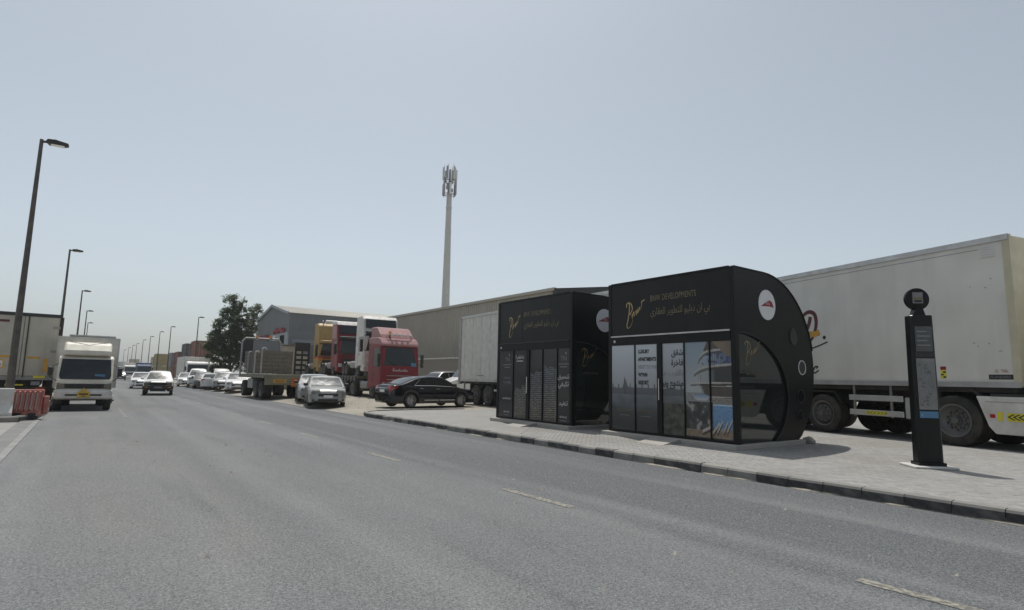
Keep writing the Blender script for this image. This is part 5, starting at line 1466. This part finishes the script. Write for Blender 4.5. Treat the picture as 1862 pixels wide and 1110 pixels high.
obj('front_grille', bx(-.76, .76, 2.44, 2.475, .64, .84), 'black_plastic', pk, bevel=.015)
for s_ in (-1, 1):
    obj('front_lamp', bx(s_*.5, s_*.74, 2.475, 2.487, .67, .81), 'lamp_smoke', pk, bevel=.01)
    obj('indicator', bx(s_*.55, s_*.72, 2.503, 2.512, .5, .55), 'amber', pk)
for q in range(3): obj('grille_slat', bx(-.46, .46, 2.475, 2.485, .67+.05*q, .69+.05*q), 'underbody', pk)
obj('front_plate', bx(-.22, .22, 2.503, 2.512, .46, .57), 'paper_grey', pk)
car('white saloon driving behind the white pickup', 'sedan', 'paint_white', (4.15, 62.5, .004), R(176), None, 'moving_car')
row = [('white saloon beside the flatbed, nearest in the distant parked row', 'sedan', 'paint_white', (9.6, 49.0), 168), ('silver hatchback second in the distant parked row', 'hatch', 'paint_silver', (9.45, 53.6), 166),
       ('white saloon parked tail out, third in distant parked row', 'sedan_old', 'paint_white', (9.25, 58.0), -14), ('dark grey hatchback fourth in the distant parked row', 'hatch', 'paint_darkgrey', (9.1, 62.2), 170),
       ('white off-roader fifth in the distant parked row', 'suv', 'paint_white', (9.2, 66.5), 172),
       ('white saloon last in the distant parked row', 'sedan', 'paint_white', (8.9, 72.0), 172), ('silver saloon in second line behind the parked row', 'sedan', 'paint_silver', (12.6, 56), 150),
       ('white saloon in second line by the tree', 'sedan_old', 'paint_white', (12.9, 61), 160), ('white off-roader with dark screen in second line', 'suv', 'paint_white_dusty', (11.4, 67), 176),
       ('grey saloon in second line nearest the flatbed', 'sedan', 'paint_silver', (12.3, 51.5), 155)]
for lb, kd, pt, (x, y), a in row:
    car(lb, kd, pt, (x, y, lot_z(x, y)+.01), R(a), 'cars parked along the roadside')
car('pale grey car roof glimpsed between black saloon and white van', 'suv', 'paint_silver', (20.5, 36.6, .1), R(100), None)
car('small dark car far down the road', 'hatch', 'paint_darkgrey', (4.6, 118, .004), R(178), None, 'moving_car')

# white panel van beside the trailer
vn = thing('panel_van', 'white van nose showing left of the white box trailer', 'van', (20.4, 31.2, .1), R(80))
obj('body', MB().prism([(2.5, .35), (2.55, .95), (2.35, 1.2), (1.6, 1.45), (.85, 2.35), (.5, 2.5), (-2.4, 2.5), (-2.45, .35)], 'x', -.95, .95), 'paint_white', vn, bevel=.1, seg=3)
obj('windscreen', MB().prism([(1.57, 1.5), (.88, 2.32), (.9, 2.34), (1.6, 1.52)], 'x', -.82, .82), 'truck_glass', vn)
for s in (-1, 1):
    obj('side_window', MB().prism([(1.3, 1.5), (.72, 2.2), (.2, 2.25), (.2, 1.45)], 'x', s*.945, s*.957), 'truck_glass', vn)
    obj('headlight', bx(s*.9, s*.55, 2.38, 2.5, .9, 1.1), 'lamp_glass', vn)
    obj('mirror', MB().cbox((s*1.08, 1.25, 1.6), (.2, .12, .3)), 'black_plastic', vn, bevel=.03)
    obj('door_seam', bx(s*.95, s*.955, .1, .115, .5, 2.3), 'underbody', vn)
    for y in (1.6, -1.5): wheel(vn, s*.83, y, .34, .22, s, 'plain')
obj('grille', bx(-.5, .5, 2.48, 2.57, .62, .8), 'black_plastic', vn)

# ---------------------------------------------------------------- light box truck on the left
def light_truck(label, loc, rz, box='box_white', cab='paint_cream', detail=True, w=1.7, bw=1.98, top=2.8, L_=4.4):
    t = thing('box_truck', label, 'truck', loc, rz, 'box trucks parked on the left')
    h = w/2
    prof = [(0.0, .42), (.03, .8), (.0, 1.12), (-.42, 1.95), (-.6, 2.05), (-1.5, 2.05), (-1.5, .42)]
    obj('cab_shell', MB().prism(prof, 'x', -h, h), cab, t, bevel=.06, seg=2)
    ws = MB(); n = 8
    for j in range(2):
        for i in range(n+1):
            s = -1+2*i/n; yy = (-.02, -.385)[j]+.022-.03*s*s; ws.v.append((s*(h-(.05, .1)[j]), yy, (1.17, 1.92)[j]))
    for i in range(n): ws.f.append((i, i+1, n+2+i, n+1+i))
    obj('windscreen', ws.mesh('windscreen', 60), 'truck_glass', t)
    obj('windscreen_sticker', bx(-.6, -.28, -.1, -.06, 1.27, 1.36), 'sign_blue', t, rot=(0, 0, 0))
    df = MB().prism([(-.38, 2.05), (-.42, 2.25), (-.7, 2.54), (-1.2, 2.6), (-1.2, 2.05)], 'x', -h+.1, h-.1)
    d_ = obj('wind_deflector', df, cab, t, bevel=.09, seg=3)
    vv = MB().ribbon([(-.62, .32), (0, .2), (.62, .32)], .02)
    obj('deflector_crease', vv.xf(T(0, -.5, 2.26) @ REAR).raw(), 'ink_dim', d_)
    obj('grille', bx(-.62, .62, .01, .045, .82, 1.0), 'black_plastic', t)
    for q in range(3): obj('grille_bar', bx(-.6, .6, .045, .055, .845+.05*q, .86+.05*q), 'underbody', t)
    obj('bumper', MB().prism([(.06, .44), (.1, .5), (.1, .72), (.05, .78), (-.2, .78), (-.2, .44)], 'x', -h-.02, h+.02), 'paint_white_dusty', t, bevel=.03)
    obj('bumper_slot', bx(-.55, .55, .095, .115, .56, .62), 'black_plastic', t)
    pl = obj('number_plate', bx(-.19, .19, .115, .135, .5, .72), 'plate_yellow', t, bevel=.01)
    obj('plate_marks', MB().box(-.14, .14, .1355, .137, .6, .65).box(-.08, .06, .1355, .137, .54, .57), 'ink_black', pl)
    obj('plate_mount', MB().prism([(-.12, .72), (0, .86), (.12, .72)], 'y', .1, .12), 'plate_yellow', t)
    for s in (-1, 1):
        obj('headlight', MB().prism([(s*.55, .82), (s*(h-.02), .8), (s*(h-.02), 1.04), (s*.6, 1.0)], 'y', .0, .052), 'lamp_smoke', t, bevel=.015)
        obj('side_window', MB().prism([(-.25, 1.2), (-.5, 1.85), (-1.2, 1.85), (-1.2, 1.15)], 'x', s*(h-.003), s*(h+.007)), 'truck_glass', t)
        m_ = obj('mirror', MB().cbox((s*(h+.2), .02, 1.45), (.16, .08, .34)), 'black_plastic', t, bevel=.03)
        obj('mirror_arm', MB().tube([(s*(h-.02), -.12, 1.72), (s*(h+.2), .02, 1.62)], .014, 5).tube([(s*(h-.02), -.05, 1.1), (s*(h+.2), .02, 1.25)], .014, 5), 'black_plastic', m_)
        for y, ww in ((-.65, .24), (-4.3, .42)): wheel(t, s*(h-ww/2+.02), y, .37, ww, s, 'truck')
    obj('cargo_box', bx(-bw/2, bw/2, -1.6-L_, -1.6, .82, top), box, t, bevel=.012)
    fr = MB()
    for s in (-1, 1): fr.box(s*bw/2-.03, s*bw/2+.01, -1.62, -1.585, .82, top)
    fr.box(-bw/2, bw/2, -1.62, -1.584, top-.05, top+.012)
    obj('box_edge', fr, 'alu', t)
    ch = MB()
    for s in (-1, 1): ch.box(s*.36-.04, s*.36+.04, -1.6-L_, -.4, .5, .7)
    obj('chassis', ch.box(-.8, .8, -1.9, -1.7, .4, .8), 'underbody', t)
    obj('side_skirt', bx(-bw/2+.05, -bw/2+.08, -1.6-L_, -2, .5, .62).box(bw/2-.08, bw/2-.05, -1.6-L_, -2, .5, .62), 'underbody', t)
    return t
light_truck('cream cabbed light box truck with yellow plate facing the camera', (-.02, 26.9, .004), math.pi)
light_truck('second box truck parked behind the cream one, only roof showing', (.1, 36.5, .004), math.pi, 'container_grey', 'paint_white', True, 1.7, 1.98, 3.35)

# ---------------------------------------------------------------- big trailer at far left, doors to the camera
LT = (-2.36, 32.6, .1)
t3 = thing('semitrailer', 'grimy white trailer at left edge with rear doors facing camera', 'trailer', LT, R(2), 'box semitrailers')
h3 = 1.27
obj('box_body', bx(-h3, h3, .06, 12, 1.0, 3.72), 'reefer_white_dirty', t3)
for k, (a, b) in enumerate(((-h3+.06, -.012), (.012, h3-.06))): obj('rear_door', bx(a, b, -.02, .06, 1.12, 3.7), 'reefer_white_dirty', t3, bevel=.008)
obj('header_beam', bx(-h3-.02, h3+.02, -.06, .3, 3.7, 3.84), 'fascia_dark', t3)
for s in (-1, 1): obj('corner_post', bx(s*h3-.07, s*h3+.07, -.045, .1, .95, 3.72), 'underbody', t3)
obj('sill_beam', bx(-h3, h3, -.05, .1, .94, 1.1), 'container_grey', t3)
for x_ in (-.14, .14): obj('lock_bar', MB().tube([(x_, -.05, 1.05), (x_, -.05, 3.72)], .022, 8), 'fascia_dark', t3)
for z in (1.35, 2.15, 3.2): obj('door_hinge', bx(.98, 1.24, -.05, -.02, z, z+.1), 'steel', t3)
for z in (1.35, 2.15, 3.2): obj('door_hinge', bx(-1.24, -.98, -.05, -.02, z, z+.1), 'steel', t3)
obj('name_badge', bx(-1.12, -.5, -.032, -.021, 3.4, 3.5), 'ink_maroon', t3)
for (x0, x1, z0, z1, mm) in ((.2, .66, 1.86, 1.95, 'tape_orange'), (-1.2, -.3, 1.88, 1.98, 'tape_orange'), (.78, .93, 1.28, 1.88, 'tape_orange'), (-.95, -.5, 1.45, 1.8, 'tape_orange'), (.5, .9, 1.02, 1.13, 'hi_yellow')):
    obj('marker_tape', bx(x0, x1, -.06 if mm == 'hi_yellow' else -.03, -.051 if mm == 'hi_yellow' else -.021, z0, z1), mm, t3)
obj('placard', bx(-.9, -.56, -.034, -.0305, 1.5, 1.75), 'sign_white', t3)
obj('placard_print', MB().box(-.86, -.6, -.037, -.0345, 1.56, 1.6).box(-.86, -.66, -.037, -.0345, 1.64, 1.7), 'ink_black', t3)
obj('lower_bumper', bx(-h3+.05, h3-.05, -.02, .1, .48, .66), 'underbody', t3)
for s in (-1, 1): obj('tail_lamp', bx(s*.6, s*.95, -.05, -.02, .52, .62), 'red_lamp', t3)
obj('number_plate', bx(.45, .75, -.06, -.03, .72, .88), 'container_grey', t3)
obj('hazard_strip', MB().box(-.4, .2, -.05, -.021, .7, .76), 'hi_yellow', t3)
for y in (1.6, 2.9, 4.2):
    for s in (-1, 1): wheel(t3, s*1.02, y, .52, .4, s, 'truck')
obj('chassis', bx(-.7, .7, .2, 11, .6, 1.0), 'underbody', t3)

# ---------------------------------------------------------------- barriers
jb = thing('concrete_barrier', 'red and white painted concrete barrier at left edge', 'barrier', (-2.06, 22.25, .12), R(4))
pf = [(-.3, 0), (.3, 0), (.3, .12), (.14, .34), (.1, .82), (-.1, .82), (-.14, .34), (-.3, .12)]
for k, (a, b, mm) in enumerate(((-2.0, -1.0, 'concrete_white'), (-1.0, -.02, 'barrier_red_paint'), (-.02, .42, 'concrete_white'))):
    obj('painted_section', MB().prism([(p[0], p[1]) for p in pf], 'x', a, b-.004), mm, jb, bevel=.015)
wb_ = thing('plastic_barrier', 'faded red plastic water barrier next to the concrete barrier', 'barrier', (-1.33, 22.62, .12), R(-10))
def barrier_mesh():
    mb = MB()
    mb.prism([(-.24, .0), (.24, .0), (.22, .1), (.13, .28), (.08, .78), (-.08, .78), (-.13, .28), (-.22, .1)], 'x', -.42, .36)
    return mb
bb = obj('barrier_body', barrier_mesh(), 'barrier_red', wb_, bevel=.03, seg=2)
for k in range(6):
    x = -.34+.12*k
    obj('flute', MB().prism([(-.275, .16), (-.2, .32), (-.145, .72), (-.075, .74), (-.1, .3), (-.16, .14)], 'x', x, x+.055), 'barrier_red', wb_, bevel=.012)
for k in range(5):
    x = -.285+.12*k
    obj('slot', MB().prism([(-.2, .2), (-.14, .33), (-.098, .68), (-.09, .68), (-.13, .33), (-.19, .2)], 'x', x+.008, x+.052), 'barrier_slot', wb_)
for k in range(2): obj('fork_slot', bx(-.26+.34*k, -.08+.34*k, -.26, -.2, .0, .1), 'underbody', wb_)
obj('end_tongue', bx(.36, .5, -.06, .06, .05, .6), 'barrier_red', wb_, bevel=.03)
hs_ = thing('hazard_stand', 'low yellow and black hazard rail behind the plastic barrier', 'barrier', (-1.55, 26.6, .12), 0)
obj('rail', bx(-.25, .45, 0, .04, .36, .42), 'hi_yellow', hs_)
for k in range(3): obj('stripe', bx(-.18+.22*k, -.08+.22*k, -.004, 0, .36, .42), 'ink_black', hs_)
obj('post', bx(.1, .14, 0, .04, 0, .36), 'black_plastic', hs_)

# ---------------------------------------------------------------- street lamps
def lamp(label, x, y, hgt, arm=1., name='street_lamp', group='street lamps along the left kerb'):
    t = thing(name, label, 'street lamp', (x, y, .1), 0, group)
    obj('pole', cm(('pole', hgt), lambda: MB().cyl((0, 0, 0), (0, 0, 1.2), .13, .12, 12).cyl((0, 0, 1.2), (0, 0, hgt), .11, .055, 12).mesh('pole', 40)), 'pole_dark', t)
    obj('arm', cm(('arm', hgt), lambda: MB().tube([(0, 0, hgt-.08), (.2, 0, hgt-.04)], .045, 8).mesh('arm')), 'pole_dark', t)
    hdm = lambda: MB().prism([(.12, -.02), (.17, .05), (.38, .07), (.73, .02), (.77, -.03), (.7, -.07), (.22, -.11)], 'y', -.16, .16).mesh('lamp_head')
    hd = obj('lamp_head', cm('lamp_head', hdm), 'black_plastic', t, (0, 0, hgt-.02), bevel=.025, seg=2)
    obj('lens', cm('lamp_lens', lambda: MB().box(.26, .64, -.12, .12, -.108, -.095).mesh('lens')), 'lamp_glass', hd)
    obj('photocell', cm('photocell', lambda: MB().cyl((.38, 0, .06), (.38, 0, .11), .035, .03, 8).mesh('photocell')), 'black_plastic', hd)
    return t
nm = ['nearest street lamp, tall at left edge of frame', 'second street lamp from the left edge', 'third street lamp from the left edge', 'fourth street lamp above the cream truck', 'fifth street lamp in the left row']
for k, (x, y) in enumerate([(-2.0, 25.2), (-1.72, 50), (-1.15, 75), (-.75, 100), (-.6, 125)]): lamp(nm[k], x, y, 9.35 if k == 0 else 9.75)
rl = [(12.8, 97), (11.7, 121.5), (11.5, 139), (11.4, 160), (11.2, 179), (11.3, 205), (11.1, 220), (11.1, 243), (10.9, 268)]
on = ['nearest', 'second', 'third', 'fourth', 'fifth', 'sixth', 'seventh', 'eighth', 'farthest']
for k, (x, y) in enumerate(rl): lamp('%s street lamp of the far row along the right roadside' % on[k], x, y, 9.7, group='street lamps of the far right row')

# ---------------------------------------------------------------- containers and lorries in the distance
def container(label, x, y, z, material, rz=0., L_=6.06, group='stacked shipping containers'):
    t = thing('shipping_container', label, 'container', (x, y, z), rz, group)
    def side(s):
        mb = MB(); n = int(L_/.28); pts = []
        for k in range(n):
            a = .1+(L_-.2)*k/n; w = (L_-.2)/n
            pts += [(a, 0), (a+w*.4, 0), (a+w*.5, .04), (a+w*.9, .04)]
        pts.append((L_-.1, 0))
        for p, e in pts: mb.v += [(s*(1.2-e), p, .15), (s*(1.2-e), p, 2.45)]
        for k in range(len(pts)-1): mb.f.append((2*k, 2*k+2, 2*k+3, 2*k+1))
        return mb.mesh('corrugated_side')
    for s in (-1, 1): obj('corrugated_side', cm(('cs', L_, s), lambda: side(s)), material, t)
    def frame():
        mb = MB()
        for s in (-1, 1):
            mb.box(s*1.22-.06, s*1.22+.0, 0, L_, 0, .16).box(s*1.22-.06, s*1.22, 0, L_, 2.44, 2.59)
            for y_ in (0, L_-.12): mb.box(s*1.22-.07, s*1.22+.01, y_, y_+.12, .16, 2.44)
        return mb.box(-1.15, 1.15, .02, L_-.02, 2.5, 2.56).mesh('frame')
    obj('frame', cm(('cf', L_), frame), material, t)
    d = obj('door_end', cm('cdoor', lambda: MB().box(-1.14, -.01, .02, .06, .1, 2.5).box(.01, 1.14, .02, .06, .1, 2.5).mesh('door_end')), material, t)
    obj('lock_rod', cm('crod', lambda: MB().tube([(-.8, 0, .1), (-.8, 0, 2.5)], .025, 5).tube([(-.35, 0, .1), (-.35, 0, 2.5)], .025, 5).tube([(.35, 0, .1), (.35, 0, 2.5)], .025, 5).tube([(.8, 0, .1), (.8, 0, 2.5)], .025, 5).mesh('lock_rod')), 'steel', d)
    obj('far_end', cm(('cfar', L_), lambda: MB().box(-1.14, 1.14, L_-.06, L_-.02, .1, 2.5).mesh('far_end')), material, t)
    return t
tag(obj('yard_platform', bx(13.1, 19, 100.4, 120, 0, 1.29), 'concrete'), kind='structure')
container('orange container on top of its stack beside the tree', 14.60, 101, 3.91, 'container_orange')
container('maroon container under the orange one by the tree', 14.65, 101, 1.3, 'container_maroon')
container('navy container just left of the orange one', 14.70, 113, 3.91, 'container_navy')
container('brown container beneath the navy one', 14.70, 113, 1.3, 'container_brown')
container('red container beyond the navy one, upper of two', 14.70, 123, 2.75, 'container_red')
container('red container beyond the navy one, lower of two', 14.70, 123, .14, 'container_red')
container('dark container top in the gap before the yellow stacks', 14.45, 131, 2.75, 'container_grey')
container('tan container below the dark one before the yellow stacks', 14.45, 131, .14, 'container_tan')
for k, (x, mm) in enumerate([(12.9, 'container_yellow'), (15.5, 'container_tan')]):
    for q in range(2): container('%s container, %s of its pair in the distance' % (('yellow', 'tan')[k], ('lower', 'upper')[q]), x, 143, .14+2.62*q, mm)
container('cream container far down the road on a stack', 11.8, 215, 2.75, 'container_cream'); container('yellow container under the far cream one', 11.8, 215, .14, 'container_yellow')
container('cream container behind the yellow stacks', 14.75, 175, 2.75, 'container_cream'); container('grey container behind the yellow stacks, lower', 13.4, 175, .14, 'container_grey')
container('grey container alone far down the road', 8.8, 230, .14, 'container_grey', 0, 12.1)
def far_lorry(label, x, y, rz, cab, body, bz=3.5, L_=7., front_box=False):
    t = thing('far_lorry', label, 'truck', (x, y, .05), rz, 'lorries in the distance')
    obj('cab_shell', MB().prism([(0, .45), (.02, 1.3), (-.15, 2.5), (-.4, 2.75), (-1.8, 2.75), (-1.8, .45)], 'x', -1.15, 1.15), cab, t, bevel=.07, seg=2)
    obj('windscreen', MB().prism([(-.005, 1.45), (-.14, 2.35), (-.11, 2.37), (.03, 1.45)], 'x', -1.05, 1.05), 'truck_glass', t)
    obj('grille', bx(-.7, .7, 0, .05, .8, 1.15), 'black_plastic', t)
    for s in (-1, 1):
        obj('headlight', bx(s*.75, s*1.1, 0, .05, .7, .9), 'lamp_glass', t)
        obj('mirror', MB().cbox((s*1.3, 0, 1.9), (.16, .1, .5)), 'black_plastic', t)
        for y_ in (-1.0, -2-L_*.75): wheel(t, s*1.0, y_, .48, .3, s, 'truck')
    obj('cargo_box', bx(-1.24, 1.24, -2-L_, -2, .95, bz), body, t, bevel=.02)
    obj('chassis', bx(-.5, .5, -2-L_, -.3, .6, .95), 'underbody', t)
    return t
far_lorry('white box lorry parked at the far end of the car row', 10.6, 77.5, math.pi, 'paint_white', 'box_white', 3.35)
far_lorry('white lorry with wide box behind the second line of cars', 13.3, 79.5, R(176), 'paint_white', 'box_white', 3.3)
far_lorry('blue lorry far down the road', 8.6, 128, R(178), 'paint_blue', 'paint_blue', 3.1)
far_lorry('white lorry left of the far blue lorry', 7.6, 150, R(180), 'paint_white', 'box_white', 3.3)
far_lorry('pale box lorry farthest down the road', 6.6, 176, R(180), 'container_grey', 'box_white', 3.9, 9)
far_lorry('grey box lorry beside the farthest pale one', 3.9, 168, R(182), 'paint_blue', 'container_grey', 3.7, 9)

# ---------------------------------------------------------------- dusty air
if HAZE:
    hz_ = obj('haze', bx(-600, 900, -60, 1500, -1.6, 45), 'sand'); tag(hz_, 'thin dusty air over the whole place', 'haze', kind='stuff')
    hm = bpy.data.materials.new('haze_air'); hm.use_nodes = True; n_ = hm.node_tree
    for q in list(n_.nodes): n_.nodes.remove(q)
    oo = n_.nodes.new('ShaderNodeOutputMaterial'); pv_ = n_.nodes.new('ShaderNodeVolumePrincipled')
    pv_.inputs['Color'].default_value = (.86, .87, .88, 1); pv_.inputs['Density'].default_value = HAZE; pv_.inputs['Anisotropy'].default_value = .35
    n_.links.new(pv_.outputs[0], oo.inputs['Volume'])
    hz_.material_slots[0].material = hm
    scene.cycles.volume_step_rate = 4; scene.cycles.volume_max_steps = 64
